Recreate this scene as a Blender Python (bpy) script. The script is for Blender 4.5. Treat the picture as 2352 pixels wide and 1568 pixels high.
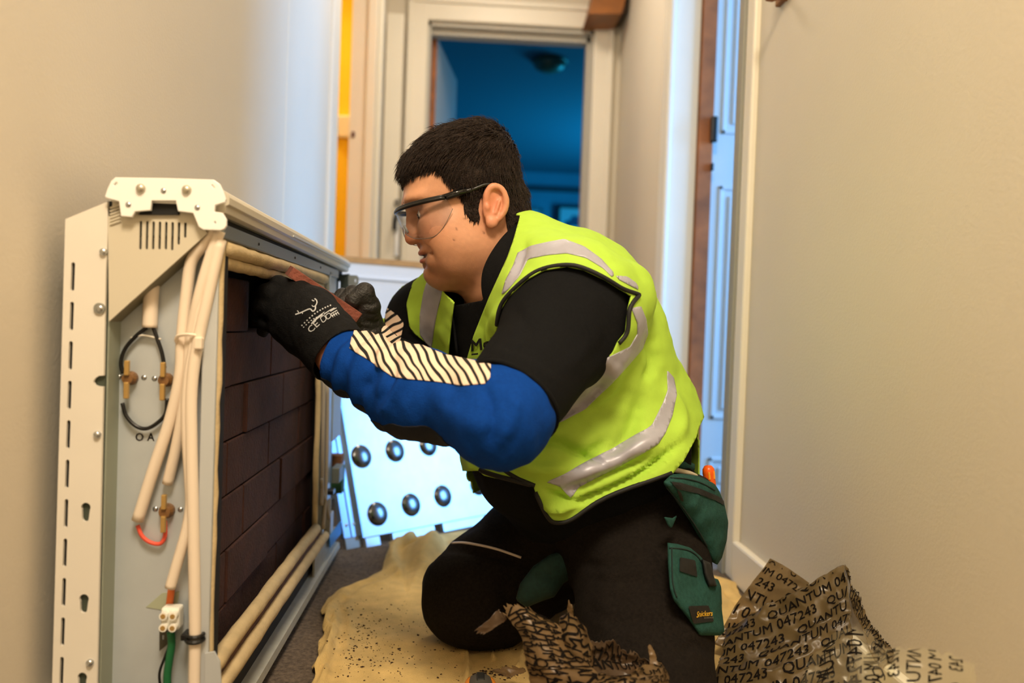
import bpy, bmesh, math, random
import numpy as np
from mathutils import Vector, Matrix
from mathutils.bvhtree import BVHTree

for o in list(bpy.data.objects):
    bpy.data.objects.remove(o)
rng = np.random.default_rng(7)
random.seed(7)
scene = bpy.context.scene
COL = scene.collection

# ------------------------------------------------------------------ camera
FPX = 1830.0
YAW, PIT, ROL = math.radians(3.16), math.radians(1.2), math.radians(2.0)
CAM = np.array([0.0, 0.0, 0.56])
cF = np.array([math.sin(YAW)*math.cos(PIT), math.cos(YAW)*math.cos(PIT), -math.sin(PIT)])
_R0 = np.array([math.cos(YAW), -math.sin(YAW), 0.0])
_U0 = np.cross(_R0, cF)
cR = math.cos(ROL)*_R0 + math.sin(ROL)*_U0
cU = -math.sin(ROL)*_R0 + math.cos(ROL)*_U0
cam_d = bpy.data.cameras.new('camera')
cam = bpy.data.objects.new('camera', cam_d)
COL.objects.link(cam)
m = Matrix.Identity(4)
for i in range(3):
    m[i][0], m[i][1], m[i][2], m[i][3] = cR[i], cU[i], -cF[i], CAM[i]
cam.matrix_world = m
cam_d.sensor_width = 36.0
cam_d.lens = 36.0*FPX/2352.0
cam_d.clip_start = 0.02
cam_d.dof.use_dof = True
cam_d.dof.focus_distance = 1.2
cam_d.dof.aperture_fstop = 2.6
scene.camera = cam

# ------------------------------------------------------------------ world, light, exposure
scene.view_settings.view_transform = 'Standard'
scene.view_settings.look = 'None'
scene.view_settings.gamma = 1.0
scene.view_settings.use_curve_mapping = False
scene.view_settings.exposure = 0.0
w = bpy.data.worlds.new('world')
scene.world = w
w.use_nodes = True
w.node_tree.nodes['Background'].inputs[0].default_value = (0.35, 0.6, 1.0, 1)
w.node_tree.nodes['Background'].inputs[1].default_value = 0.3

def area(name, loc, target, size, energy, color, size_y=None):
    d = bpy.data.lights.new(name, 'AREA')
    d.energy = energy
    d.color = color
    d.shape = 'RECTANGLE'
    d.size = size
    d.size_y = size_y or size
    o = bpy.data.objects.new(name, d)
    o.location = loc
    o.rotation_euler = (Vector(target)-Vector(loc)).to_track_quat('-Z', 'Y').to_euler()
    COL.objects.link(o)
    return o

WARM = (1.0, 0.825, 0.60)
DAY = (0.17, 0.47, 1.0)
area('hall_light_near', (0.05, -0.35, 2.25), (0.1, 0.6, 0.0), 0.5, 53, WARM)
area('hall_light_far', (0.1, 2.9, 2.36), (0.1, 2.9, 0.0), 0.35, 13, (1.0, 0.84, 0.64))
area('day_window_right_room', (2.75, 1.54, 1.30), (0.0, 2.25, 0.5), 1.1, 130, DAY, 1.2)
area('day_window_end_room', (2.3, 7.4, 1.3), (0.0, 7.4, 1.3), 1.1, 60, (0.02, 0.56, 1.0))
area('lamp_left_room', (-1.3, 3.7, 2.2), (-1.2, 4.4, 0.8), 0.3, 26, (1.0, 0.82, 0.5))

# ------------------------------------------------------------------ pixel helpers (points of the room seen at a pixel, at a real depth)
def _ray(px, py):
    return cF + (px-1176.0)/FPX*cR - (py-784.0)/FPX*cU
def at(px, py, Y):
    d = _ray(px, py); return CAM + d*(Y/d[1])
def atX(px, py, X):
    d = _ray(px, py); return CAM + d*(X/d[0])
def atZ(px, py, Z):
    d = _ray(px, py); return CAM + d*((Z-CAM[2])/d[2])
def pj(P):
    d = np.asarray(P, float)-CAM
    wv = d@cF
    return np.stack([1176+FPX*(d@cR)/wv, 784-FPX*(d@cU)/wv], -1)

# ------------------------------------------------------------------ materials
def lin(c):
    c = np.asarray(c, float)/255.0
    return np.where(c <= 0.04045, c/12.92, ((c+0.055)/1.055)**2.4)
MATS = {}
def M(name, rgb, rough=0.5, metal=0.0, var=0.0, vs=6.0, bump=0.0, bs=60.0, attr=None, spec=0.5, sheen=0.0, coat=0.0):
    """Principled material: base colour with a noise variation, fine noise bump."""
    if name in MATS:
        return MATS[name]
    mt = bpy.data.materials.new(name)
    mt.use_nodes = True
    nt = mt.node_tree
    b = nt.nodes['Principled BSDF']
    c = tuple(lin(rgb))+(1.0,)
    b.inputs['Base Color'].default_value = c
    b.inputs['Roughness'].default_value = rough
    b.inputs['Metallic'].default_value = metal
    b.inputs['Specular IOR Level'].default_value = spec
    if sheen:
        b.inputs['Sheen Weight'].default_value = sheen
        b.inputs['Sheen Roughness'].default_value = 0.5
    if coat:
        b.inputs['Coat Weight'].default_value = coat
    tc = nt.nodes.new('ShaderNodeTexCoord')
    src = None
    if attr:
        a = nt.nodes.new('ShaderNodeAttribute'); a.attribute_name = attr
        src = a.outputs['Color']
    if var:
        n = nt.nodes.new('ShaderNodeTexNoise')
        n.inputs['Scale'].default_value = vs
        n.inputs['Detail'].default_value = 6
        nt.links.new(tc.outputs['Object'], n.inputs['Vector'])
        mr = nt.nodes.new('ShaderNodeMapRange')
        mr.inputs['From Min'].default_value = 0.3; mr.inputs['From Max'].default_value = 0.7
        mr.inputs['To Min'].default_value = 1-var; mr.inputs['To Max'].default_value = 1+var
        nt.links.new(n.outputs['Fac'], mr.inputs['Value'])
        mx = nt.nodes.new('ShaderNodeVectorMath'); mx.operation = 'SCALE'
        if src: nt.links.new(src, mx.inputs[0])
        else: mx.inputs[0].default_value = c[:3]
        nt.links.new(mr.outputs['Result'], mx.inputs['Scale'])
        src = mx.outputs['Vector']
    if src:
        nt.links.new(src, b.inputs['Base Color'])
    if bump:
        n = nt.nodes.new('ShaderNodeTexNoise')
        n.inputs['Scale'].default_value = bs
        n.inputs['Detail'].default_value = 4
        nt.links.new(tc.outputs['Object'], n.inputs['Vector'])
        bp = nt.nodes.new('ShaderNodeBump')
        bp.inputs['Strength'].default_value = bump
        bp.inputs['Distance'].default_value = 0.004
        nt.links.new(n.outputs['Fac'], bp.inputs['Height'])
        nt.links.new(bp.outputs['Normal'], b.inputs['Normal'])
    MATS[name] = mt
    return mt

# ------------------------------------------------------------------ object helpers
ORG = {}
def props(o, label=None, cat=None, group=None, kind=None):
    if label: o['label'] = label
    if cat: o['category'] = cat
    if group: o['group'] = group
    if kind: o['kind'] = kind
    return o
def thing(name, loc, label, cat, group=None):
    o = bpy.data.objects.new(name, None)
    COL.objects.link(o)
    o.location = loc
    o.empty_display_size = 0.05
    ORG[o.name] = np.array(loc, float)
    return props(o, label, cat, group)
def obj(name, V, F, mat, parent=None, smooth=False, label=None, cat=None, group=None, kind=None, attrs=None, org=None, cattr=None):
    V = np.asarray(V, float)
    if parent is not None:
        og = ORG[parent.name]
    elif org is not None:
        og = np.array(org, float)
    else:
        og = np.array([(V[:, 0].min()+V[:, 0].max())/2, (V[:, 1].min()+V[:, 1].max())/2, V[:, 2].min()])
    me = bpy.data.meshes.new(name)
    me.from_pydata((V-og).tolist(), [], [list(map(int, f)) for f in F])
    me.update()
    if mat is not None:
        me.materials.append(mat)
    if smooth:
        me.polygons.foreach_set('use_smooth', [True]*len(me.polygons))
    for k, v in (attrs or {}).items():
        a = me.attributes.new(k, 'FLOAT', 'POINT')
        a.data.foreach_set('value', np.asarray(v, np.float32))
    for k, v in (cattr or {}).items():
        a = me.attributes.new(k, 'FLOAT_COLOR', 'POINT')
        c4 = np.ones((len(V), 4), np.float32); c4[:, :3] = v
        a.data.foreach_set('color', c4.ravel())
    o = bpy.data.objects.new(name, me)
    COL.objects.link(o)
    if parent is not None:
        o.parent = parent
    else:
        o.location = og
    ORG[o.name] = og
    return props(o, label, cat, group, kind)
def struct(name, V, F, mat, **k):
    return obj(name, V, F, mat, kind='structure', **k)
def cat(*parts):
    Vs, Fs, n = [], [], 0
    for V, F in parts:
        V = np.asarray(V, float); Vs.append(V)
        Fs += [[int(i)+n for i in f] for f in F]; n += len(V)
    return np.concatenate(Vs), Fs

def box(x0, x1, y0, y1, z0, z1, bev=0.0):
    x0, x1 = sorted((x0, x1)); y0, y1 = sorted((y0, y1)); z0, z1 = sorted((z0, z1))
    bm = bmesh.new()
    bmesh.ops.create_cube(bm, size=1.0)
    for v in bm.verts:
        v.co = Vector(((x0+x1)/2+v.co.x*(x1-x0), (y0+y1)/2+v.co.y*(y1-y0), (z0+z1)/2+v.co.z*(z1-z0)))
    if bev:
        bmesh.ops.bevel(bm, geom=bm.edges[:], offset=bev, segments=2, affect='EDGES', profile=0.5)
    return from_bm(bm)
def from_bm(bm):
    bm.verts.ensure_lookup_table()
    V = np.array([v.co[:] for v in bm.verts]); F = [[v.index for v in f.verts] for f in bm.faces]
    bm.verts.index_update()
    F = [[v.index for v in f.verts] for f in bm.faces]
    bm.free()
    return V, F
def catmull(pts, n=8, closed=False):
    P = np.asarray(pts, float); L = len(P); out = []
    idx = range(L if closed else L-1)
    for i in idx:
        p0 = P[(i-1) % L] if (closed or i > 0) else 2*P[0]-P[1]
        p1 = P[i]; p2 = P[(i+1) % L]
        p3 = P[(i+2) % L] if (closed or i+2 < L) else 2*P[-1]-P[-2]
        for t in np.arange(n)/n:
            out.append(0.5*((2*p1)+(-p0+p2)*t+(2*p0-5*p1+4*p2-p3)*t*t+(-p0+3*p1-3*p2+p3)*t**3))
    if not closed: out.append(P[-1])
    return np.array(out)
def tube(path, r, seg=8, closed=False, cap=True):
    P = np.asarray(path, float); n = len(P)
    r = np.broadcast_to(np.asarray(r, float), (n,))
    if closed: T = np.roll(P, -1, 0)-np.roll(P, 1, 0)
    else: T = np.gradient(P, axis=0)
    T = T/np.maximum(np.linalg.norm(T, axis=1, keepdims=True), 1e-9)
    a = np.array([0, 0, 1.0]) if abs(T[0, 2]) < 0.9 else np.array([1.0, 0, 0])
    V, F = [], []
    u = np.cross(T[0], a); u /= np.linalg.norm(u)
    for i in range(n):
        u = u-T[i]*(u@T[i]); u /= max(np.linalg.norm(u), 1e-9)
        v = np.cross(T[i], u)
        for k in range(seg):
            th = 2*math.pi*k/seg
            V.append(P[i]+r[i]*(math.cos(th)*u+math.sin(th)*v))
    m_ = n if closed else n-1
    for i in range(m_):
        j = (i+1) % n
        for k in range(seg):
            k2 = (k+1) % seg
            F.append([i*seg+k, i*seg+k2, j*seg+k2, j*seg+k])
    if cap and not closed:
        F.append(list(range(seg))[::-1]); F.append([(n-1)*seg+k for k in range(seg)])
    return np.array(V), F
def cyl(p0, p1, r0, r1=None, seg=16):
    r1 = r0 if r1 is None else r1
    return tube([p0, p1], [r0, r1], seg)
def lathe(c, axis, prof, seg=20):
    """profile of (radius, height) along axis from c"""
    axis = np.asarray(axis, float); axis /= np.linalg.norm(axis)
    a = np.array([0, 0, 1.0]) if abs(axis[2]) < 0.9 else np.array([1.0, 0, 0])
    u = np.cross(axis, a); u /= np.linalg.norm(u); v = np.cross(axis, u)
    V, F = [], []
    for r, h in prof:
        for k in range(seg):
            th = 2*math.pi*k/seg
            V.append(np.asarray(c)+axis*h+max(r, 1e-5)*(math.cos(th)*u+math.sin(th)*v))
    for i in range(len(prof)-1):
        for k in range(seg):
            k2 = (k+1) % seg
            F.append([i*seg+k, i*seg+k2, (i+1)*seg+k2, (i+1)*seg+k])
    F.append(list(range(seg))[::-1]); F.append([(len(prof)-1)*seg+k for k in range(seg)])
    return np.array(V), F
def sheet2d(outer, holes=(), thick=0.002, bev=0.0):
    """flat plate with holes, in local x,y; z is the thickness"""
    cu = bpy.data.curves.new('tmp', 'CURVE'); cu.dimensions = '2D'; cu.fill_mode = 'BOTH'
    for poly in [outer]+list(holes):
        s = cu.splines.new('POLY'); s.points.add(len(poly)-1)
        for p, q in zip(s.points, poly): p.co = (q[0], q[1], 0, 1)
        s.use_cyclic_u = True
    cu.extrude = max(thick/2-bev, 1e-5); cu.bevel_depth = bev; cu.bevel_resolution = 1
    if bev: cu.offset = -bev
    ob = bpy.data.objects.new('tmp', cu)
    me = ob.to_mesh()
    V = np.array([v.co[:] for v in me.vertices]); F = [list(p.vertices) for p in me.polygons]
    ob.to_mesh_clear(); bpy.data.objects.remove(ob); bpy.data.curves.remove(cu)
    return V, F
def plateY(pts, holes, Y, thick, bev=0.0):
    """plate facing the camera: outlines in (X, Z), front face at Y"""
    V, F = sheet2d(pts, holes, thick, bev)
    return np.stack([V[:, 0], Y+thick/2-V[:, 2], V[:, 1]], 1), F
def text2d(body, size=1.0, bold=0.0, shear=0.0, res=2, align='LEFT'):
    cu = bpy.data.curves.new('tmp', 'FONT'); cu.body = body; cu.size = size; cu.shear = shear
    cu.resolution_u = res; cu.align_x = align
    ob = bpy.data.objects.new('tmp', cu); me = ob.to_mesh()
    V = np.array([v.co[:] for v in me.vertices]).reshape(-1, 3); F = [list(p.vertices) for p in me.polygons]
    ob.to_mesh_clear(); bpy.data.objects.remove(ob); bpy.data.curves.remove(cu)
    if bold > 0 and len(V):
        n = len(V); sh_ = [(-bold, -bold*.6), (bold, bold*.6), (bold, -bold*.6), (-bold, bold*.6)]
        V = np.concatenate([V+np.array([a, b, 0]) for a, b in sh_])
        F = [[i+n*k for i in f] for k in range(4) for f in F]
    return V, F

# ------------------------------------------------------------------ numpy noise
def _h(i, j, k):
    n = (i*374761393+j*668265263+k*2147483647) & 0x7fffffff
    n = ((n ^ (n >> 13))*1274126177) & 0x7fffffff
    return ((n ^ (n >> 16)) & 0xffff)/32768.0-1.0
def vnoise(P):
    P = np.asarray(P, float); I = np.floor(P).astype(np.int64); f = P-I; f = f*f*(3-2*f)
    r = 0
    for a in (0, 1):
        for b in (0, 1):
            for c in (0, 1):
                wt = (f[:, 0] if a else 1-f[:, 0])*(f[:, 1] if b else 1-f[:, 1])*(f[:, 2] if c else 1-f[:, 2])
                r = r+wt*_h(I[:, 0]+a, I[:, 1]+b, I[:, 2]+c)
    return r
def fbm(P, o=3):
    return sum(vnoise(np.asarray(P)*2**i+17.3*i)/2**i for i in range(o))

# ------------------------------------------------------------------ signed-distance modelling
def smin(a, b, k):
    if k <= 0: return np.minimum(a, b)
    h = np.maximum(k-np.abs(a-b), 0)/k
    return np.minimum(a, b)-h*h*k*0.25
def smax(a, b, k): return -smin(-a, -b, k)
class Grid:
    def __init__(s, lo, hi, h):
        s.lo = np.array(lo, float); s.h = h
        s.n = np.ceil((np.array(hi)-s.lo)/h).astype(int)+1
        s.ax = [s.lo[i]+h*np.arange(s.n[i]) for i in range(3)]
        s.F = np.full(s.n, 1.0, np.float32)
    def sub(s, lo, hi):
        a = np.clip(np.floor((np.array(lo)-s.lo)/s.h).astype(int), 0, s.n)
        b = np.clip(np.ceil((np.array(hi)-s.lo)/s.h).astype(int)+1, 0, s.n)
        sl = tuple(slice(a[i], max(b[i], a[i])) for i in range(3))
        g = np.meshgrid(*[s.ax[i][sl[i]] for i in range(3)], indexing='ij')
        return sl, np.stack([q.ravel() for q in g], 1).astype(np.float32), g[0].shape
    def op(s, fn, lo, hi, k=0.0, mode='u'):
        sl, P, sh = s.sub(lo, hi)
        if P.shape[0] == 0: return
        d = fn(P).reshape(sh).astype(np.float32)
        if mode == 'u': s.F[sl] = smin(s.F[sl], d, k)
        elif mode == 's': s.F[sl] = smax(s.F[sl], -d, k)
        elif mode == 'i': s.F[sl] = smax(s.F[sl], d, k)
    def all(s): return s.sub(s.lo, s.lo+s.h*s.n)[1]
    def sph(s, c, r, k=0.0, mode='u'):
        c = np.array(c, float); r3 = np.broadcast_to(np.array(r, float), (3,)); e = r3.max()+k+0.03
        s.op(lambda P: d_ell(P, c, r3), c-e, c+e, k, mode)
    def ell(s, c, r, A, k=0.0, mode='u'):
        c = np.array(c, float); e = np.max(r)+k+0.03; A = np.asarray(A, float)
        s.op(lambda P: d_ell((P-c)@A.T, np.zeros(3), np.array(r, float)), c-e, c+e, k, mode)
    def rc(s, a, b, ra, rb, k=0.0, mode='u'):
        a = np.array(a, float); b = np.array(b, float); e = max(ra, rb)+k+0.03
        s.op(lambda P: d_rc(P, a, b, ra, rb), np.minimum(a, b)-e, np.maximum(a, b)+e, k, mode)
    def chain(s, pts, rs, k=0.0):
        for i in range(len(pts)-1):
            s.rc(pts[i], pts[i+1], rs[i], rs[i+1], k)
    def chain_s(s, pts, rs, k=0.0):
        for i in range(len(pts)-1):
            s.rc(pts[i], pts[i+1], rs[i], rs[i+1], k, 's')
    def mesh(s, iso=0.0): return nets(s.F-iso, s.lo, s.h)
def d_ell(P, c, r):
    q = (P-c)/r; k0 = np.linalg.norm(q, axis=1); k1 = np.linalg.norm(q/r, axis=1)
    return np.where(k1 > 1e-6, k0*(k0-1)/np.maximum(k1, 1e-6), -np.min(r))
def d_rc(P, a, b, ra, rb):
    ab = b-a; t = np.clip(((P-a)@ab)/max(ab@ab, 1e-12), 0, 1)
    return np.linalg.norm(P-a-t[:, None]*ab, axis=1)-(ra+(rb-ra)*t)
def nets(F, lo, h):
    S = F < 0
    n = F.shape
    cnt = np.zeros((n[0]-1, n[1]-1, n[2]-1), np.int8); pos = np.zeros(cnt.shape+(3,), np.float32)
    offs = [(0, 0, 0), (1, 0, 0), (0, 1, 0), (1, 1, 0), (0, 0, 1), (1, 0, 1), (0, 1, 1), (1, 1, 1)]
    sl = lambda o: tuple(slice(o[i], n[i]-1+o[i]) for i in range(3))
    inside = sum(S[sl(o)].astype(np.int8) for o in offs)
    act = (inside > 0) & (inside < 8)
    ids = np.argwhere(act)
    c = {o: F[sl(o)][act] for o in offs}
    acc = np.zeros((len(ids), 3), np.float64); ct = np.zeros(len(ids))
    for o in offs:
        for ax in range(3):
            if o[ax]: continue
            o2 = list(o); o2[ax] = 1; o2 = tuple(o2)
            A, B = c[o], c[o2]; mk = (A < 0) != (B < 0)
            t = np.where(mk, A/np.where(mk, A-B, 1), 0)
            p = np.array(o, float)[None, :].repeat(len(ids), 0); p[:, ax] += t
            acc[mk] += p[mk]; ct[mk] += 1
    V = lo+h*(ids+acc/ct[:, None])
    idx = np.full(act.shape, -1, np.int64); idx[act] = np.arange(len(ids))
    quads = []
    for ax in range(3):
        a1, a2 = [(1, 2), (2, 0), (0, 1)][ax]
        s0 = [slice(None)]*3; s1 = [slice(None)]*3
        s0[ax] = slice(0, n[ax]-1); s1[ax] = slice(1, n[ax])
        for q in (a1, a2):
            s0[q] = slice(1, n[q]-1); s1[q] = slice(1, n[q]-1)
        A, B = S[tuple(s0)], S[tuple(s1)]
        for flag in (True, False):
            e = np.argwhere((A != B) & (A == flag))
            if not len(e): continue
            e = e.copy(); e[:, a1] += 1; e[:, a2] += 1
            def cell(d1, d2):
                q = e.copy(); q[:, a1] += d1; q[:, a2] += d2
                return idx[q[:, 0], q[:, 1], q[:, 2]]
            qd = np.stack([cell(-1, -1), cell(0, -1), cell(0, 0), cell(-1, 0)], 1)
            quads.append(qd if flag else qd[:, ::-1])
    Q = np.concatenate(quads)
    return V, Q[(Q >= 0).all(1)]
def tri(F):
    F = np.asarray(F)
    if F.shape[1] == 3: return F
    return np.concatenate([F[:, [0, 1, 2]], F[:, [0, 2, 3]]])
def normals(V, T):
    T = tri(T)
    n = np.cross(V[T[:, 1]]-V[T[:, 0]], V[T[:, 2]]-V[T[:, 0]])
    N = np.zeros_like(V)
    for i in range(3): np.add.at(N, T[:, i], n)
    return N/np.maximum(np.linalg.norm(N, axis=1, keepdims=True), 1e-12)
def relax(V, T, it=2):
    T = tri(T); n = len(V)
    for _ in range(it):
        s = np.zeros_like(V); c = np.zeros(n)
        for a, b in ((0, 1), (1, 2), (2, 0)):
            np.add.at(s, T[:, a], V[T[:, b]]); np.add.at(c, T[:, a], 1)
            np.add.at(s, T[:, b], V[T[:, a]]); np.add.at(c, T[:, b], 1)
        V = 0.5*V+0.5*s/np.maximum(c, 1)[:, None]
    return V
def clip(V, T, f, extra=None):
    """keep the part of the triangle mesh where f > 0, cutting triangles at f = 0"""
    T = tri(T); f = np.asarray(f, float); pos = f > 0
    k = pos[T].sum(1)
    keep = T[k == 3]; cross = T[(k == 1) | (k == 2)]
    ed = {}; nv = []; new = []
    ex = None if extra is None else np.asarray(extra, float)
    nex = []
    def mid(a, b):
        key = (a, b) if a < b else (b, a)
        if key not in ed:
            t = f[a]/(f[a]-f[b]); t = min(max(t, 1e-4), 1-1e-4)
            ed[key] = len(V)+len(nv); nv.append(V[a]*(1-t)+V[b]*t)
            if ex is not None: nex.append(ex[a]*(1-t)+ex[b]*t)
        return ed[key]
    for t in cross.tolist():
        while not (pos[t[0]] and (not pos[t[2]] or not pos[t[1]]) and not (pos[t[2]])):
            t = t[1:]+t[:1]
        a, b, c = t
        if pos[b]:
            m1, m2 = mid(b, c), mid(c, a); new += [[a, b, m1], [a, m1, m2]]
        else:
            new += [[a, mid(a, b), mid(c, a)]]
    V2 = np.concatenate([V, np.array(nv).reshape(-1, 3)])
    T2 = np.concatenate([keep, np.array(new, int).reshape(-1, 3)])
    u, inv = np.unique(T2, return_inverse=True)
    r = [V2[u], inv.reshape(-1, 3)]
    if ex is not None:
        e2 = np.concatenate([ex, np.array(nex).reshape((-1,)+ex.shape[1:])]); r.append(e2[u])
    return tuple(r)
def big_parts(V, T, frac=.06):
    T = tri(T); lab = np.arange(len(V))
    for _ in range(400):
        m_ = lab[T].min(1); old = lab.copy()
        for i in range(3): np.minimum.at(lab, T[:, i], m_)
        lab = lab[lab]
        if (lab == old).all(): break
    l = lab[T[:, 0]]; u, c = np.unique(l, return_counts=True)
    ok = np.isin(l, u[c > frac*len(T)])
    T = T[ok]; u, inv = np.unique(T, return_inverse=True)
    return V[u], inv.reshape(-1, 3)
def shell(V, T, N, t0, t1):
    """thick piece between two offsets of an open surface; rim closed"""
    T = tri(T); n = len(V)
    c_ = lambda t: np.broadcast_to(np.asarray(t, float), (n,))[:, None]
    O = V+N*c_(t1); I = V+N*c_(t0)
    e = np.concatenate([T[:, [0, 1]], T[:, [1, 2]], T[:, [2, 0]]])
    key = np.sort(e, 1); _, inv, c = np.unique(key, axis=0, return_inverse=True, return_counts=True)
    b = e[c[inv.ravel()] == 1]
    F = T.tolist()+(T[:, ::-1]+n).tolist()+[[int(x[1]), int(x[0]), int(x[0])+n, int(x[1])+n] for x in b]
    return np.concatenate([O, I]), F
def poly_sd(P, poly):
    """signed distance to a polygon in the plane, positive inside"""
    P = np.asarray(P, float); Q = np.asarray(poly, float); n = len(Q)
    d = np.full(len(P), 1e18); ins = np.zeros(len(P), bool)
    for i in range(n):
        a, b = Q[i], Q[(i+1) % n]; e = b-a; wv = P-a
        t = np.clip((wv@e)/max(e@e, 1e-9), 0, 1)
        d = np.minimum(d, ((wv-t[:, None]*e)**2).sum(1))
        c = ((a[1] <= P[:, 1]) != (b[1] <= P[:, 1]))
        xi = a[0]+(P[:, 1]-a[1])*e[0]/(e[1] if abs(e[1]) > 1e-9 else 1e-9)
        ins ^= c & (P[:, 0] < xi)
    return np.where(ins, 1, -1)*np.sqrt(d)
def facing(V, N):
    d = V-CAM; d = d/np.linalg.norm(d, axis=1, keepdims=True)
    return -(N*d).sum(1)
def bvh(V, F): return BVHTree.FromPolygons(np.asarray(V).tolist(), [list(map(int, f)) for f in F])
def hit(tree, px, py, off=0.0):
    d = _ray(px, py); d = Vector(d/np.linalg.norm(d))
    r = tree.ray_cast(Vector(CAM), d)
    if r[0] is None: return None
    nn = r[1]
    if nn.dot(d) > 0: nn = -nn
    return np.array(r[0]+nn*off)
def decal(tree, V2, F, off=0.0006, fallback=None):
    """flat print laid onto a surface: pixel outlines dropped onto the real surface"""
    out = []; ok = []
    for p in V2:
        h_ = hit(tree, p[0], p[1], off)
        ok.append(h_ is not None); out.append(h_ if h_ is not None else (0, 0, 0))
    F2 = [f for f in F if all(ok[i] for i in f)]
    u = sorted({i for f in F2 for i in f}); mp = {a: i for i, a in enumerate(u)}
    return np.array([out[i] for i in u]).reshape(-1, 3), [[mp[i] for i in f] for f in F2]
def textpx(body, origin, xdir, height, bold=0.0, shear=0.0, aspect=1.0, flip=1):
    """text outlines in pixels: origin, baseline direction (pixels), cap height (pixels)"""
    V, F = text2d(body, height/0.7, bold*height, shear)
    x = np.array(xdir, float); x /= np.linalg.norm(x); y = np.array([x[1], -x[0]])*flip
    return np.array(origin)+V[:, :1]*aspect*x+V[:, 1:2]*y, F
# ------------------------------------------------------------------ the hall and the rooms beyond
wall_m = M('wall_paint', (216, 207, 190), 0.75, var=0.02, vs=3, bump=0.10, bs=180)
gloss_m = M('white_gloss_paint', (232, 226, 212), 0.4, var=0.02, vs=4)
ceil_m = M('ceiling_paint', (225, 220, 210), 0.85, bump=0.08, bs=140)
carpet_m = M('carpet', (104, 90, 76), 0.95, var=0.45, vs=160, bump=0.9, bs=420)
yellow_m = M('yellow_paint', (252, 200, 8), 0.7, var=0.03)
blue_lit_room_m = M('blue_lit_room_paint', (86, 150, 178), 0.8, var=0.03)  # pale walls; the dim blue daylight is put into their colour
wood_m = M('bare_timber', (150, 88, 42), 0.6, var=0.35, vs=14, bump=0.2, bs=60)
wood_dark_m = M('varnished_timber', (140, 84, 30), 0.45, var=0.25, vs=12)
door_m = M('door_paint', (205, 216, 222), 0.4)
black_m = M('black_plastic', (14, 14, 15), 0.35)
steel_m = M('bright_steel', (200, 204, 208), 0.28, 1.0)

struct('floor', *box(-2.6, 3.0, -1.6, 9.7, -0.06, 0.0), carpet_m)
struct('ceiling', *box(-2.6, 3.0, -1.6, 9.7, 2.4, 2.46), ceil_m)
struct('wall_left', *cat(box(-0.62, -0.50, -1.6, 2.9, 0, 2.4), box(-0.62, -0.50, 2.9, 3.5, 2.02, 2.4), box(-0.548, -0.435, 3.53, 3.85, 0, 2.4)), wall_m)
struct('wall_right', *cat(box(0.625, 0.74, -1.6, 1.80, 0, 2.4), box(0.625, 0.74, 1.80, 2.42, 2.02, 2.4), box(0.69, 0.80, 2.5, 3.85, 0, 2.4)), wall_m)
struct('wall_back', *cat(box(-2.6, -0.24, 3.85, 3.95, 0, 2.4), box(0.56, 3.0, 3.85, 3.95, 0, 2.4), box(-0.24, 0.56, 3.85, 3.95, 1.99, 2.4)), wall_m)
struct('wall_front', *box(-2.6, 3.0, -1.66, -1.6, 0, 2.4), wall_m)
# yellow room on the left, daylight room on the right, blue-lit room at the end
struct('wall_yellow_room', *cat(box(-2.66, -2.6, -1.6, 3.85, 0, 2.4), box(-2.6, -0.44, 3.835, 3.85, 0, 2.4), box(-2.6, -0.62, 2.2, 2.25, 0, 2.4)), yellow_m)
struct('wall_right_room', *cat(box(3.0, 3.06, -1.6, 9.7, 0, 2.4), box(0.8, 3.0, 3.4, 3.45, 0, 2.4), box(0.74, 3.0, 0.0, 0.05, 0, 2.4)), wall_m)
struct('wall_end_room', *cat(box(-2.6, 3.0, 9.5, 9.6, 0, 2.4), box(-1.7, -1.6, 3.95, 9.5, 0, 2.4), box(2.7, 2.8, 3.95, 9.5, 0, 2.4),
                             box(-1.6, -0.24, 3.95, 3.97, 0, 2.4), box(0.56, 2.7, 3.95, 3.97, 0, 2.4)), blue_lit_room_m)
struct('ceiling_end_room', *box(-1.6, 2.7, 3.97, 9.5, 2.385, 2.4), M('blue_lit_room_ceiling', (70, 128, 152), 0.85))  # dim blue daylight put into the ceiling colour too
# picture rail of the end room
struct('trim_5', *box(-1.6, 2.7, 9.44, 9.5, 2.16, 2.21), M('dark_rail', (40, 60, 74), 0.6))
# doorway linings and architraves
def archi(name, parts, mat=gloss_m):
    return struct(name, *cat(*parts), mat)
archi('trim_1', [box(-0.335, -0.238, 3.822, 3.85, 0, 2.09, 0.008), box(0.555, 0.65, 3.822, 3.85, 0, 2.09, 0.008), box(-0.335, 0.65, 3.824, 3.85, 1.99, 2.09, 0.008),
                 box(-0.335, -0.31, 3.812, 3.84, 0, 2.10, 0.006), box(0.625, 0.65, 3.812, 3.84, 0, 2.10, 0.006), box(-0.335, 0.65, 3.812, 3.84, 2.07, 2.10, 0.006)])
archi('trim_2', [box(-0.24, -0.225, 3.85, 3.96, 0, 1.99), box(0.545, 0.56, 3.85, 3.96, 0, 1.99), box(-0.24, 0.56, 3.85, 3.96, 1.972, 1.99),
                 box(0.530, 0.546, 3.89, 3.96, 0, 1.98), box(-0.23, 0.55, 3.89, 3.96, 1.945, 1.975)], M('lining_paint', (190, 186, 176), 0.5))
archi('trim_3', [box(-0.512, -0.49, 2.76, 2.9, 0, 2.1, 0.006), box(-0.62, -0.50, 2.885, 2.905, 0, 2.02)])
j = archi('trim_4', [box(-0.545, -0.445, 3.50, 3.535, 0, 2.02, 0.003), box(-0.475, -0.435, 3.485, 3.53, 0, 2.02, 0.004),
                     box(-0.437, -0.415, 3.535, 3.61, 0, 2.1, 0.006)])
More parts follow.
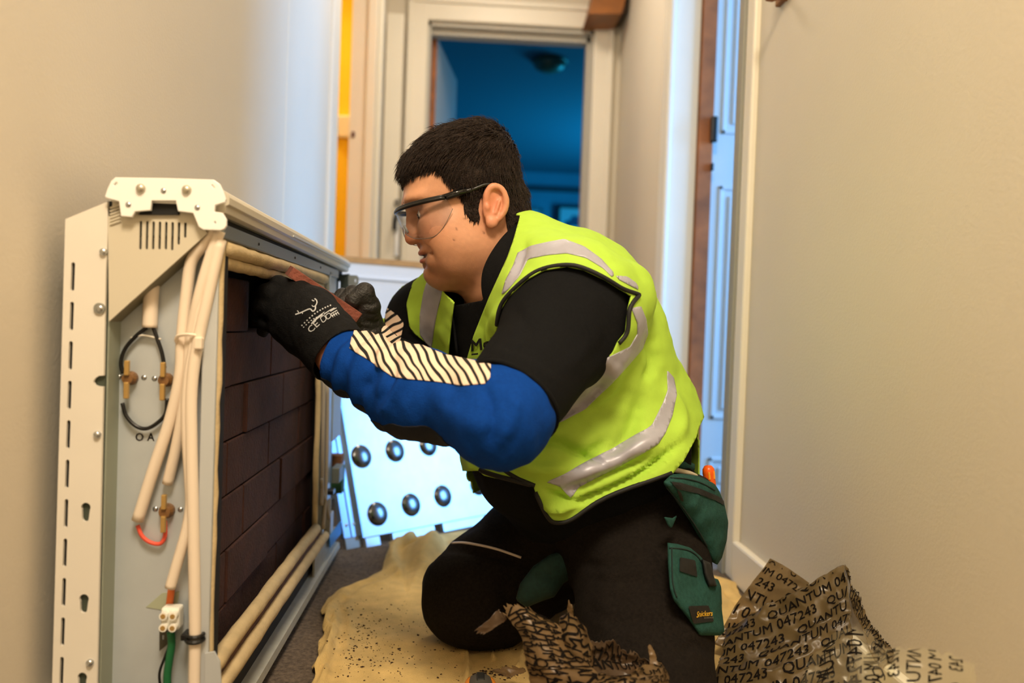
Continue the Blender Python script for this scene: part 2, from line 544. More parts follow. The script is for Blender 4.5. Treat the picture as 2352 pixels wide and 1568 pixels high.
obj('strike_hole', *cat(box(-0.533, -0.519, 3.494, 3.501, 1.345, 1.37, 0.002)), M('rust_hole', (90, 40, 25), 0.7), j)
# near right wall: architrave at its end, skirting
archi('trim_6', [box(0.610, 0.63, 1.752, 1.803, 0, 2.1, 0.006)])
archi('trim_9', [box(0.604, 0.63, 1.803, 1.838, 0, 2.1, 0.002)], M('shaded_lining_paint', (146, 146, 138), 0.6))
struct('trim_10', *box(-0.501, -0.4988, 2.143, 2.147, 0.1, 2.4), gloss_m)
struct('baseboard_right', *cat(box(0.608, 0.626, -1.6, 1.752, 0, 0.092, 0.005)), gloss_m)
struct('baseboard_left', *cat(box(-0.502, -0.488, -1.6, 2.76, 0, 0.092, 0.004)), gloss_m)
# far side of the right doorway: white board and bare timber lining
archi('trim_7', [box(0.583, 0.674, 2.40, 2.50, 0, 2.1, 0.004), box(0.575, 0.592, 2.385, 2.42, 0, 2.1, 0.005)])
t8 = struct('trim_8', *box(0.675, 0.719, 2.385, 2.47, 0, 2.05, 0.002), wood_m)
obj('hinge', *cat(box(0.707, 0.728, 2.365, 2.386, 1.13, 1.207, 0.005)), black_m, t8)
obj('hinge', *cat(box(0.712, 0.722, 2.372, 2.386, 1.045, 1.068, 0.003)), black_m, t8)
# panelled door standing open in the right room
d2 = struct('door_2', *box(0.722, 1.36, 2.43, 2.465, 0.01, 2.0, 0.002), door_m)
def ringXZ(x0, x1, z0, z1, y, wd, t):
    return cat(box(x0, x0+wd, y-t, y, z0, z1, 0.002), box(x1-wd, x1, y-t, y, z0, z1, 0.002),
               box(x0, x1, y-t, y, z0, z0+wd, 0.002), box(x0, x1, y-t, y, z1-wd, z1, 0.002))
for z0, z1 in ((1.17, 1.92), (0.29, 1.01), (0.06, 0.17)):
    for x0 in (0.757, 1.08):
        obj('panel_moulding', *ringXZ(x0, x0+0.25, z0, z1, 2.432, 0.012, 0.007), door_m, d2)
        obj('panel', *box(x0+0.03, x0+0.22, 2.424, 2.432, z0+0.03, z1-0.03, 0.004), door_m, d2)
# door leaf folded back at the end of the hall, with its handle
d3 = struct('door_3', *box(-0.425, -0.345, 3.74, 3.80, 0.01, 1.98, 0.004), gloss_m)
hp = at(911, 520, 3.73)
h_ = obj('handle_plate', *box(hp[0]-0.008, hp[0]+0.014, 3.728, 3.741, hp[2]-0.14, hp[2]+0.07, 0.003), steel_m, d3)
obj('door_lever', *cat(tube(catmull([(hp[0], 3.73, hp[2]+0.05), (hp[0]-0.002, 3.70, hp[2]+0.045), (hp[0]-0.006, 3.69, hp[2]+0.02), (hp[0]-0.006, 3.69, hp[2]-0.02)], 5), 0.011, 8)), black_m, h_)
obj('key_knob', *lathe((hp[0], 3.73, hp[2]+0.11), (0, -1, 0), [(0.012, 0), (0.016, 0.01), (0.012, 0.022)], 12), M('grey_knob', (120, 118, 112), 0.5), d3)
# open door of the end room: brown edge towards the hall
a = np.array([-0.237, 3.972]); b_ = np.array([-0.150, 4.66]); dn = (b_-a)/np.linalg.norm(b_-a); nn = np.array([dn[1], -dn[0]])*0.036
V = []
for q in (a, a+nn, b_+nn, b_): V += [(q[0], q[1], 0.01), (q[0], q[1], 1.96)]
d1 = struct('door_1', V, [[0, 2, 3, 1], [2, 4, 5, 3], [4, 6, 7, 5], [6, 0, 1, 7], [1, 3, 5, 7], [0, 6, 4, 2]], door_m)
obj('door_edge', *cat(box(a[0]-0.001, a[0]+nn[0]+0.001, 3.966, 3.974, 0.01, 1.96)), wood_m, d1)

# things on the walls beyond
sh = thing('shelf_end', tuple(at(1397, 15, 3.62)), 'brown wooden shelf end high up in the corner above the end doorway', 'shelf')
p0, p1 = at(1352, 31, 3.62), at(1428, 31, 3.62)
V = [(p0[0], 3.62, p0[2]), (p1[0], 3.62, p1[2]), (p1[0]+0.035, 3.62, p1[2]+0.16), (p0[0]+0.035, 3.62, p0[2]+0.16)]
V += [(x, 3.835, z) for x, y, z in V]
obj('board', V, [[0, 1, 2, 3], [5, 4, 7, 6], [1, 5, 6, 2], [4, 0, 3, 7], [3, 2, 6, 7], [4, 5, 1, 0]], wood_dark_m, sh)
obj('bracket', *box(p1[0]-0.006, p1[0]+0.03, 3.66, 3.84, p1[2]+0.02, p1[2]+0.16, 0.004), M('dark_bracket', (58, 34, 18), 0.6), sh)
pp = atX(1800, 0, 0.618)
pg = obj('coat_peg', *cat(lathe((0.625, pp[1], pp[2]+0.006), (-1, 0, 0), [(0.008, 0), (0.007, 0.02), (0.011, 0.03), (0.010, 0.042), (0.004, 0.046)], 14), box(0.615, 0.626, pp[1]-0.04, pp[1]+0.04, pp[2]+0.0, pp[2]+0.05, 0.003)), wood_dark_m)
props(pg, 'brown wooden coat peg at the top of the right wall', 'peg')
lp = atZ(1262, 138, 2.385)
ln = thing('ceiling_lamp', (lp[0], lp[1], 2.33), 'round flush ceiling lamp in the dim, blue-lit end room', 'lamp')
obj('shade', *lathe((lp[0], lp[1], 2.385), (0, 0, -1), [(0.10, 0.0), (0.115, 0.02), (0.10, 0.055), (0.05, 0.08), (0.004, 0.085)], 24), M('lamp_shade_glass', (78, 104, 84), 0.4), ln, True)
obj('rim', *lathe((lp[0], lp[1], 2.385), (0, 0, -1), [(0.125, 0.0), (0.128, 0.012), (0.118, 0.018)], 24), M('lamp_rim', (60, 80, 70), 0.4), ln)
def picture(px0, py0, px1, py1, Y, fr, label, sketch):
    a0, a1 = at(px0, py1, Y), at(px1, py0, Y)
    t = thing('picture_frame', ((a0[0]+a1[0])/2, Y, a0[2]), label, 'picture', 'framed pictures in the blue room')
    wd = 0.035
    obj('frame', *cat(box(a0[0], a1[0], Y, Y+0.03, a0[2], a0[2]+wd, .004), box(a0[0], a1[0], Y, Y+0.03, a1[2]-wd, a1[2], .004),
                      box(a0[0], a0[0]+wd, Y, Y+0.03, a0[2], a1[2], .004), box(a1[0]-wd, a1[0], Y, Y+0.03, a0[2], a1[2], .004)), fr, t)
    obj('mount', *box(a0[0]+wd, a1[0]-wd, Y+0.012, Y+0.028, a0[2]+wd, a1[2]-wd), M('picture_mount', (190, 214, 226), 0.6), t)
    if sketch:
        cx, cz, sx = (a0[0]+a1[0])/2, (a0[2]+a1[2])/2, (a1[0]-a0[0])
        shp = [(-.32, -.12), (-.30, .02), (-.18, .05), (-.12, .16), (.06, .15), (.1, .03), (.18, .05), (.2, .2), (.26, .22), (.3, -.02), (.3, -.12), (.2, -.1), (.14, -.15), (.06, -.1), (-.12, -.1), (-.2, -.16), (-.26, -.1)]
        V, F = plateY([(cx+x*sx, cz+y*sx) for x, y in shp], [], Y+0.008, 0.003)
        obj('print', V, F, M('picture_ink', (44, 84, 120), 0.7), t)
picture(1278, 474, 1372, 546, 9.40, M('frame_black', (22, 28, 38), 0.5), 'black framed print on the far wall of the blue-lit room', True)
picture(1160, 478, 1246, 600, 9.42, M('frame_grey', (120, 140, 150), 0.5), 'pale grey framed picture left of the black framed print', False)
picture(1278, 552, 1372, 640, 9.41, M('frame_black', (22, 28, 38), 0.5), 'lower black framed picture, partly behind the hi-vis vest', False)
bx = at(783, 290, 3.8)
props(obj('wall_box', *cat(box(bx[0]-0.05, bx[0]+0.05, 3.79, 3.835, bx[2]-0.05, bx[2]+0.05, 0.006)), M('cream_box', (244, 228, 190), 0.5)), 'cream box on the yellow wall seen through the left doorway', 'wall box')

# white board with tan edge, leaning behind the heater
bt = at(885, 597, 2.50)
zt = bt[2]
bd = thing('white_board', (-0.13, 2.50, 0), 'white faced board with a tan top edge standing behind the heater', 'board')
xl, xr = -0.43, 0.02
ang = (at(980, 606, 2.50)[2]-at(800, 592, 2.50)[2])/(at(980, 606, 2.50)[0]-at(800, 592, 2.50)[0])
def slab(x0, x1, y0, y1, zb0, zb1, za0, za1):
    V = [(x0, y0, zb0), (x1, y0, zb1), (x1, y1, zb1), (x0, y1, zb0), (x0, y0, za0), (x1, y0, za1), (x1, y1, za1), (x0, y1, za0)]
    return V, [[0, 3, 2, 1], [4, 5, 6, 7], [0, 1, 5, 4], [1, 2, 6, 5], [2, 3, 7, 6], [3, 0, 4, 7]]
zf = lambda x: zt+ang*(x-bt[0])
board_m = M('white_board_face', (228, 232, 236), 0.35)
zA, zB = zf(xl), zf(xr)
obj('face', *cat(slab(xl, xr, 2.50, 2.55, 0, 0, zA-0.016, zB-0.016), slab(xl+0.02, xr-0.02, 2.493, 2.50, zA-0.063, zB-0.063, zA-0.058, zB-0.058),
                 slab(xl+0.01, xr-0.01, 2.490, 2.50, 0.02, 0.02, zA-0.185, zB-0.185)), board_m, bd)
obj('tan_edge', *slab(xl-0.002, xr+0.002, 2.495, 2.555, zA-0.016, zB-0.016, zA+0.002, zB+0.002), M('tan_card', (190, 146, 92), 0.8, var=0.1, vs=30), bd)

# dimpled steel inner panel leaning against it
b0 = atZ(853, 1283, 0.012); dirb = np.array([0.75, 0.661, 0.0]); Lp = 0.62
bk = np.array([-0.661, 0.75, 0.0])
upv = np.array([0, 0, 1.0])+0.37*bk; upv /= np.linalg.norm(upv)
nrm = np.cross(dirb, upv); nrm = nrm if nrm[1] < 0 else -nrm
b0 = np.array([-0.236, 1.965, 0.012])
dp = thing('dimpled_panel', tuple(b0), 'shiny dimpled steel panel leaning behind the heater, in blue daylight', 'metal panel')
galv_m = M('galvanised_bright', (206, 213, 222), 0.40, 0.5, var=0.05, vs=30)
Hp = 0.40
def pp_(u, v, n=0.0): return b0+dirb*u+upv*v+nrm*n
def pbox(u0, u1, v0, v1, n0, n1):
    V = [pp_(u, v, n) for n in (n0, n1) for u, v in ((u0, v0), (u1, v0), (u1, v1), (u0, v1))]
    return np.array(V), [[3, 2, 1, 0], [4, 5, 6, 7], [0, 1, 5, 4], [1, 2, 6, 5], [2, 3, 7, 6], [3, 0, 4, 7]]
obj('plate', *pbox(0.0, Lp, 0.012, Hp, -0.004, 0.0), galv_m, dp)
obj('side_flange', *cat(pbox(-0.048, -0.003, 0.02, Hp, -0.03, -0.012), pbox(-0.027, -0.023, 0.02, Hp, -0.012, -0.009), pbox(-0.004, 0.0, 0.012, Hp, -0.03, 0.001)), M('flange_steel', (150, 168, 190), 0.3, 0.9), dp)
for k in (0, 1):
    obj('screw', *lathe(pp_(-0.036+0.022*k, 0.05, -0.012), nrm, [(0.004, 0), (0.004, 0.002), (0.001, 0.003)], 10), steel_m, dp)
obj('corner_bracket', *cat(pbox(-0.045, -0.006, -0.008, 0.03, -0.026, -0.014), pbox(-0.03, 0.0, -0.012, 0.01, -0.03, -0.02)), M('dull_steel', (150, 146, 138), 0.5, 0.5), dp)
for u0, u1 in ((0.004, 0.045), (0.085, 0.22), (0.25, 0.40), (0.43, 0.56)):
    obj('bottom_tab', *pbox(u0, u1, -0.012, 0.010, -0.012, -0.001), galv_m, dp)
dim_m = M('dimple_steel', (104, 106, 110), 0.22, 1.0)  # same sheet made darker: reflection of the dark hall put into the colour
for px, py in ((830, 1048), (907, 1035), (983, 1022), (1058, 1010), (867, 1180), (944, 1159), (1017, 1139), (1098, 1113)):
    r_ = _ray(px, py); t_ = ((b0-CAM)@nrm)/(r_@nrm); c_ = CAM+r_*t_
    prof = [(0.0305, 0.0), (0.0300, 0.0010), (0.0272, 0.0014)]+[(0.0272*math.cos(q), 0.0014+0.0075*math.sin(q)) for q in np.linspace(0.1, 1.5, 8)]
    obj('dimple', *lathe(c_, nrm, prof, 28), dim_m, dp, True)

# ------------------------------------------------------------------ the storage heater
ht = thing('storage_heater', (-0.385, 1.44, 0.0), 'opened white storage heater against the left wall, bricks and wiring exposed', 'heater')
white_m = M('white_enamel', (226, 220, 208), 0.4, var=0.02, vs=10)
white2_m = M('white_bracket', (248, 247, 243), 0.35)
beige_m = M('beige_steel', (206, 198, 178), 0.45)
galv2_m = M('galvanised_side', (196, 204, 210), 0.45, 0.35, var=0.04, vs=20)
grey_m = M('grey_steel', (120, 126, 124), 0.4, 0.5)
dark_m = M('dark_gap', (16, 15, 14), 0.8)
felt_m = M('insulation_cloth', (200, 178, 136), 0.9, var=0.1, vs=40, bump=0.3, bs=300)
cable_m = M('cream_cable', (236, 220, 200), 0.5)
brick_m = M('heater_brick', (66, 36, 28), 0.9, var=0.25, vs=25, bump=0.4, bs=160)
YN = 0.955
def S(pts, Y=YN):
    return [tuple(at(x, y, Y)[[0, 2]]) for x, y in pts]
def c1(pts): return [(100+x/3.409, 380+y/3.409) for x, y in pts]
# slotted flange with its holes
outer = S([(150, 503), (247, 463), (247, 530), (243, 620), (238, 862), (226, 863), (218, 869), (214, 876), (218, 884), (226, 887), (237, 888), (228, 1300), (217, 1832), (112, 1840)])
def slot(cx, y0, y1, hw, lean=-0.03):
    pts = []
    for q in np.linspace(math.pi, 2*math.pi, 6): pts.append((cx+hw*math.cos(q)-lean*0, y0+hw+hw*math.sin(q)))
    for q in np.linspace(0, math.pi, 6): pts.append((cx+lean*(y1-y0)+hw*math.cos(q), y1-hw+hw*math.sin(q)))
    return pts
holes = []
for k in range(14):
    y0 = 602+90.6*k
    holes.append(S(slot(168-0.0285*(y0-602), y0, y0+66, 4.4)))
def keyhole(cx, cy):
    pts = [(cx+11*math.cos(q), cy-11+11*math.sin(q)) for q in np.linspace(math.radians(150), math.radians(390), 10)]
    pts += [(cx+8*math.cos(q)-1, cy+14+8*math.sin(q)) for q in np.linspace(0, math.pi, 7)]
    return S(pts)
for cx, cy in ((197, 1176), (193, 1386), (189, 1566)): holes.append(keyhole(cx, cy))
V, F = plateY(outer, holes, YN, 0.004, 0.0)
obj('slotted_flange', V, F, white_m, ht)
# folded edge of the flange next to the wall, and the bracket behind it
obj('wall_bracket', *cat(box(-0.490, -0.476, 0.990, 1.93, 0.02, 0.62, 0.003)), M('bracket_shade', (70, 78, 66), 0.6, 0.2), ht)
obj('slot_shadow', *box(-0.4735, -0.449, 0.9600, 0.9620, 0.0, 0.655), dark_m, ht)  # near-black strip added to stand for the shade inside the slots
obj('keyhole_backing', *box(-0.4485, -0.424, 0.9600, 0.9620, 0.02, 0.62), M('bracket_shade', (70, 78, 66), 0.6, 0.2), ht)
for cx, cy in ((237, 578), (230, 708), (223, 998), (206, 1522)):
    p = at(cx, cy, YN-0.002)
    obj('screw', *lathe(p, (0, -1, 0), [(0.0042, -0.003), (0.0042, 0.001), (0.003, 0.0025), (0.0008, 0.003)], 12), steel_m, ht, True)
p = at(228, 708, YN-0.002)
obj('screw_washer', *lathe(p, (0, -1, 0), [(0.0065, -0.002), (0.0065, 0.0006), (0.004, 0.0007)], 14), M('washer', (150, 150, 142), 0.5, 0.5), ht)
# recessed side
obj('side_panel', *cat(box(-0.472, -0.300, 0.9925, 0.9965, 0.0, 0.665)), galv2_m, ht)
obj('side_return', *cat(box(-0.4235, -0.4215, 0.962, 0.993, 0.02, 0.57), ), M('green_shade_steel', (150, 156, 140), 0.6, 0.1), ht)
# triangular top cover with vents
tri_o = S([(248, 497), (300, 480), (445, 484), (476, 536), (470, 541), (250, 738)], 0.957)
vents = []
ends = [573, 573, 573, 573, 573, 575, 562, 546]
for k in range(8):
    x = 323.5+14.6*k
    vents.append(S(slot(x, 507+k*0.5, ends[k], 3.0, -0.02), 0.957))
obj('top_side_cover', *plateY(tri_o, vents, 0.957, 0.003), beige_m, ht)
a0, a1 = at(250, 738, 0.959), at(476, 538, 0.959)
V = [a0, a1, a1+np.array([0, 0.05, 0]), a0+np.array([0, 0.05, 0])]; V = V+[v+np.array([0.0, 0.0, 0.002]) for v in V]
obj('cover_fold', V, [[0, 1, 2, 3], [7, 6, 5, 4], [0, 4, 5, 1], [2, 6, 7, 3], [1, 5, 6, 2], [3, 7, 4, 0]], M('fold_steel', (128, 122, 98), 0.5), ht)
# corner louvres
for k in range(6):
    a_ = at(253, 478+7.5*k, 0.956); b_ = at(277, 470+7.5*k, 0.956)
    obj('louvre', *tube([a_, b_], 0.0013, 6), beige_m, ht)
obj('louvre_gap', *plateY(S([(246, 462), (276, 462), (278, 520), (250, 524)], 0.962), [], 0.962, 0.004), dark_m, ht)
# white end bracket
bo = c1([(480, 240), (500, 180), (528, 122), (560, 92), (950, 98), (1330, 110), (1378, 145), (1405, 200), (1425, 262), (1420, 287), (1342, 310), (1335, 360), (1398, 370), (1430, 420), (1430, 470), (1415, 495), (1385, 507), (1250, 502), (1215, 480), (1170, 372), (1052, 357), (1035, 275), (845, 275), (835, 350), (715, 360), (690, 403), (605, 395), (590, 280), (487, 252)])
hl_ = [c1([(545, 150), (570, 128), (580, 140), (556, 158)]), c1([(1312, 152), (1322, 150), (1342, 172), (1332, 178)]), c1([(1334, 440), (1344, 436), (1350, 448), (1340, 456)])]
obj('end_bracket', *plateY(S(bo, 0.945), [S(h, 0.945) for h in hl_], 0.945, 0.005, 0.0008), white2_m, ht)
obj('bracket_window', *plateY(S(c1([(835, 265), (1045, 265), (1060, 385), (740, 385)]), 0.953), [], 0.953, 0.003), dark_m, ht)
obj('bracket_core', *cat(box(at(262, 470, .96)[0], at(500, 470, .96)[0], 0.951, 1.02, at(400, 470, .96)[2], 0.706)), white2_m, ht)
for cx, cy, r in ((763, 180, 34), (1122, 190, 34)):
    p = at(*c1([(cx, cy)])[0], 0.945)
    obj('bolt', *lathe(p, (0, -1, 0), [(0.0056, -0.002), (0.0056, 0.001), (0.0042, 0.004), (0.001, 0.005)], 14), M('zinc_bolt', (196, 190, 172), 0.35, 0.7), ht, True)
for cx, cy in ((665, 305), (1205, 328), (940, 196)):
    p = at(*c1([(cx, cy)])[0], 0.945)
    obj('screw', *lathe(p, (0, -1, 0), [(0.0034, -0.002), (0.0032, 0.0008), (0.0006, 0.0016)], 12), steel_m, ht, True)
# lid along the top: section in (X, Z) drawn out along Y
def extr(sec, y0, y1, sec1=None):
    sec1 = sec1 or sec; n = len(sec)
    V = [(x, y0, z) for x, z in sec]+[(x, y1, z) for x, z in sec1]
    F = [[i, (i+1) % n, (i+1) % n+n, i+n] for i in range(n)]+[list(range(n))[::-1], list(range(n, 2*n))]
    return np.array(V), F
YF = 1.925
lid = [(-0.42, 0.713), (-0.305, 0.7125), (-0.290, 0.704), (-0.286, 0.698), (-0.286, 0.690), (-0.290, 0.688), (-0.290, 0.680), (-0.296, 0.677), (-0.42, 0.677)]
obj('lid', *extr(lid, 0.958, YF, [(x, z-0.006) for x, z in lid]), beige_m, ht)
obj('lid_line', *extr([(-0.2868, 0.6915), (-0.2845, 0.6915), (-0.2845, 0.689), (-0.2868, 0.689)], 1.3, YF-0.01), M('pale_edge', (210, 214, 220), 0.3), ht)
obj('lid_gap', *box(-0.40, -0.302, 0.966, YF-0.02, 0.664, 0.679), dark_m, ht)
obj('top_rail', *cat(box(-0.40, -0.293, 0.966, 1.80, 0.650, 0.668, 0.002)), grey_m, ht)
for y in (1.12, 1.35, 1.58):
    obj('rivet', *lathe((-0.293, y, 0.659), (1, 0, 0), [(0.002, 0), (0.002, 0.001), (0.0005, 0.0015)], 8), dark_m, ht)
# core box: insulated lining around the bricks
obj('core_lining', *cat(box(-0.474, -0.468, 1.0, 1.80, 0.05, 0.655), box(-0.468, -0.314, 1.79, 1.798, 0.05, 0.655), box(-0.468, -0.318, 0.998, 1.004, 0.05, 0.655),
                        box(-0.468, -0.318, 1.004, 1.79, 0.650, 0.655), box(-0.468, -0.330, 1.004, 1.79, 0.045, 0.055)), M('dark_lining', (22, 18, 17), 0.9), ht)
# cloth rolls around the opening
def roll(pts, r, nm='insulation_roll'):
    P = catmull(pts, 10); P = P+0.0012*np.stack([vnoise(P*40), vnoise(P*40+9), vnoise(P*40+5)], 1)
    obj(nm, *tube(P, r*(1+0.08*vnoise(P*60)), 10), felt_m, ht, True)
roll([(-0.300, 0.985, 0.640), (-0.300, 1.3, 0.641), (-0.300, 1.66, 0.640)], 0.0100)
roll([(-0.306, 0.985, 0.624), (-0.306, 1.3, 0.625), (-0.306, 1.66, 0.623)], 0.0085)
roll([(-0.298, 0.975, 0.655), (-0.299, 0.975, 0.4), (-0.300, 0.975, 0.12)], 0.0040)
roll([(-0.300, 0.975, 0.127), (-0.302, 1.3, 0.126), (-0.302, 1.66, 0.124)], 0.0105)
roll([(-0.294, 0.975, 0.096), (-0.294, 1.3, 0.096), (-0.294, 1.72, 0.094)], 0.0105)
roll([(-0.306, 1.668, 0.63), (-0.306, 1.668, 0.4), (-0.306, 1.668, 0.12)], 0.006)
obj('dust_ledge', *box(-0.318, -0.297, 0.975, 1.70, 0.100, 0.116, 0.002), M('brown_dust', (96, 66, 52), 0.9, var=0.3, vs=60), ht)
# near front post and far post
obj('front_post', *cat(box(-0.3155, -0.2985, 0.966, 1.003, 0.06, 0.668, 0.0015), box(-0.3300, -0.3155, 0.985, 1.006, 0.06, 0.668, 0.001)), M('post_steel', (200, 206, 210), 0.4, 0.3), ht)
obj('post_seam', *box(-0.2990, -0.2965, 0.979, 0.996, 0.12, 0.660), dark_m, ht)
obj('far_post', *cat(box(-0.308, -0.293, 1.69, 1.705, 0.10, 0.66, 0.002), box(-0.308, -0.298, 1.72, 1.80, 0.10, 0.66, 0.002)), M('far_post_steel', (150, 158, 160), 0.4, 0.4), ht)
# end casing beyond the opening, ribbed strip
obj('far_casing', *box(-0.474, -0.312, 1.80, 1.90, 0.04, 0.66, 0.003), grey_m, ht)
ribs = []
for k in range(8):
    y = 1.80+0.0145*k
    ribs.append(tube([(-0.300, y, 0.285), (-0.300, y, 0.50)], 0.0058, 6))
obj('ribbed_strip', *cat(box(-0.314, -0.302, 1.795, 1.915, 0.285, 0.50), *ribs), M('ribbed_grey', (150, 162, 172), 0.4, 0.3), ht)
# bricks, each its own piece
H = 0.0765
for row in range(7):
    z1 = 0.613-row*0.0785; z0 = z1-H
    y = 1.006-(0.0 if row % 2 == 0 else 0.085)
    k = 0
    while y < 1.78:
        y1 = min(y+0.238, 1.788); y0 = max(y, 1.006)
        if row == 0 and (y0 > 1.2 and y0 < 1.7): y += 0.24; k += 1; continue
        dx = float(rng.uniform(-0.003, 0.003))
        if y1-y0 > 0.03:
            obj('brick', *box(-0.464, -0.338+dx, y0+0.0008, y1-0.0008, z0, z1, 0.0022), brick_m, ht)
        y += 0.24; k += 1
# bottom: kick plate, dark gap, foot, far corner pieces
obj('bottom_gap', *box(-0.42, -0.306, 0.975, 1.86, 0.036, 0.088), dark_m, ht)
obj('kick_plate', *cat(extr([(-0.318, 0.040), (-0.287, 0.034), (-0.285, 0.022), (-0.320, 0.026)], 0.962, 1.885), box(-0.298, -0.294, 1.62, 1.87, 0.036, 0.075)), M('kick_steel', (178, 178, 168), 0.45, 0.2, var=0.08, vs=60), ht)
obj('base_tray', *cat(box(-0.474, -0.318, 0.965, 1.88, 0.022, 0.036)), grey_m, ht)
for y in (1.0, 1.45, 1.84):
    [obj('foot', *box(x, x+0.055, y-0.03, y+0.03, 0.0, 0.024, 0.003), M('foot_beige', (168, 152, 124), 0.6), ht) for x in (-0.36, -0.47)]
obj('corner_gusset', *cat(plateY([(-0.302, 0.10), (-0.286, 0.12), (-0.286, 0.17), (-0.302, 0.16)], [], 1.745, 0.003), box(-0.310, -0.288, 1.76, 1.80, 0.075, 0.13, 0.002)), M('gusset', (176, 176, 168), 0.4, 0.3), ht)
a_ = [atX(758, 1258, -0.287), atX(757, 1230, -0.287), atX(784, 1196, -0.287), atX(784, 1224, -0.287)]
V = a_+[q+np.array([-0.002, 0, 0]) for q in a_]
obj('blue_tab', V, [[0, 1, 2, 3], [7, 6, 5, 4], [0, 4, 5, 1], [1, 5, 6, 2], [2, 6, 7, 3], [3, 7, 4, 0]], M('blue_film', (30, 120, 190), 0.4), ht)
obj('blue_label', *box(-0.2928, -0.2918, 1.700, 1.716, 0.195, 0.235), M('blue_film', (30, 120, 190), 0.4), ht)
# far top bracket with lug
obj('far_bracket', *cat(plateY([(-0.318, 0.664), (-0.285, 0.667), (-0.285, 0.640), (-0.300, 0.600), (-0.318, 0.590)], [[(-0.310, 0.648), (-0.306, 0.648), (-0.306, 0.618), (-0.310, 0.618)]], 1.905, 0.004)), M('far_bracket_steel', (66, 78, 80), 0.4, 0.5), ht)
obj('lug', *plateY([(-0.287, 0.664), (-0.267, 0.664), (-0.263, 0.658), (-0.263, 0.644), (-0.268, 0.638), (-0.287, 0.640)], [[(-0.272, 0.655), (-0.269, 0.655), (-0.269, 0.648), (-0.272, 0.648)]], 1.903, 0.004), M('lug_steel', (140, 150, 156), 0.4, 0.6), ht)
# cables at the far end
for dx, pts in ((0, [(744, 870), (742, 980), (740, 1100), (738, 1160)]), (1, [(752, 880), (751, 1000), (748, 1120), (742, 1215)]), (2, [(738, 1100), (741, 1130), (750, 1160), (755, 1190)])):
    obj('far_cable', *tube(catmull([atX(x, y, -0.289) for x, y in pts], 6), 0.0042, 8), M('dusty_cable', (168, 160, 148), 0.6), ht, True)
obj('cable_clip', *box(-0.296, -0.280, 1.735, 1.765, 0.178, 0.188, 0.002), black_m, ht)
obj('terminal_plate', *box(-0.296, -0.278, 1.80, 1.86, 0.19, 0.225, 0.002), M('grey_terminal', (90, 96, 92), 0.5), ht)
# wiring on the near side
def wire(pts, r, mat, nm='cable', Y=0.985, ys=None):
    P = [at(x, y, Y if ys is None else ys[i]) for i, (x, y) in enumerate(pts)]
    return obj(nm, *tube(catmull(P, 7), r, 10), mat, ht, True)
wire([(495, 528), (470, 560), (440, 600), (428, 680), (418, 780), (414, 860), (392, 960), (352, 1080), (316, 1195)], 0.0072, cable_m, 'cable', ys=[.965, .968, .972, .974, .974, .975, .978, .98, .982])
wire([(505, 530), (480, 600), (455, 690), (438, 780), (430, 880), (418, 960), (402, 1040), (385, 1110)], 0.0066, cable_m, 'cable', ys=[.962, .963, .965, .97, .972, .975, .98, .985])
wire([(500, 545), (470, 660), (446, 790), (430, 900), (430, 1000), (436, 1100), (438, 1160), (428, 1220), (408, 1290), (391, 1350)], 0.0064, cable_m, 'cable', Y=0.966)
wire([(507, 550), (478, 680), (452, 800), (440, 900), (440, 1020), (444, 1200), (447, 1350), (448, 1460), (446, 1570), (445, 1660)], 0.0068, cable_m, 'cable', Y=0.962)
obj('cable_tie', *cat(tube(catmull([at(408, 772, .962), at(436, 768, .955), at(462, 775, .962), at(462, 790, .97), at(436, 786, .985), at(408, 788, .97)], 5, True), 0.0022, 6, True), box(*(lambda q: (q[0]-.004, q[0]+.005, q[1]-.006, q[1]+.004, q[2]-.008, q[2]+.006))(at(457, 786, .956)), 0.0015)), cable_m, ht)
wire([(349, 655), (346, 700), (344, 752)], 0.0088, cable_m, 'sleeve')
wire([(337, 752), (312, 772), (288, 800), (278, 830), (282, 858)], 0.0024, black_m, 'black_wire')
wire([(352, 752), (362, 780), (372, 810), (378, 845)], 0.0024, black_m, 'black_wire')
wire([(281, 925), (290, 955), (312, 978), (336, 984), (360, 972), (380, 950), (384, 915)], 0.0024, black_m, 'black_wire')
wire([(300, 776), (330, 770), (370, 779)], 0.0012, M('pale_wire', (220, 214, 200), 0.5), 'pale_wire')
wire([(316, 1206), (326, 1230), (345, 1245), (368, 1248), (379, 1230), (379, 1195)], 0.0025, M('red_wire', (230, 88, 66), 0.5), 'red_wire')
wire([(394, 1350), (391, 1375), (388, 1398)], 0.0042, M('orange_wire', (222, 112, 50), 0.5), 'orange_wire')
brown_m = M('bakelite', (120, 84, 46), 0.5, var=0.3, vs=90); brass_m = M('brass_tag', (196, 160, 96), 0.4, 0.6)
def cutout(cx, cy, s=1.0):
    p = at(cx, cy, 0.99)
    t = obj('thermal_cutout', *lathe(p, (0, -1, 0), [(0.0085*s, -0.01), (0.0085*s, 0.004), (0.0065*s, 0.0075), (0.0065*s, 0.010), (0.0015, 0.0105)], 16), brown_m, ht)
    obj('spade_tag', *cat(box(p[0]-.0028, p[0]+.0028, p[1]-.014, p[1]-.008, p[2]+.004, p[2]+.022, .001), box(p[0]-.0028, p[0]+.0028, p[1]-.014, p[1]-.008, p[2]-.024, p[2]-.004, .001)), brass_m, t)
    obj('mounting_ear', *cat(box(p[0]-.019, p[0]+.019, 0.994, 0.997, p[2]-.003, p[2]+.005, .001)), steel_m, t)
    for sg in (-1, 1):
        obj('ear_screw', *lathe((p[0]+sg*.015, 0.994, p[2]+.001), (0, -1, 0), [(.0036, 0), (.0034, .002), (.0008, .003)], 10), steel_m, t, True)
cutout(300, 868); cutout(382, 872); cutout(384, 1172, 1.05)
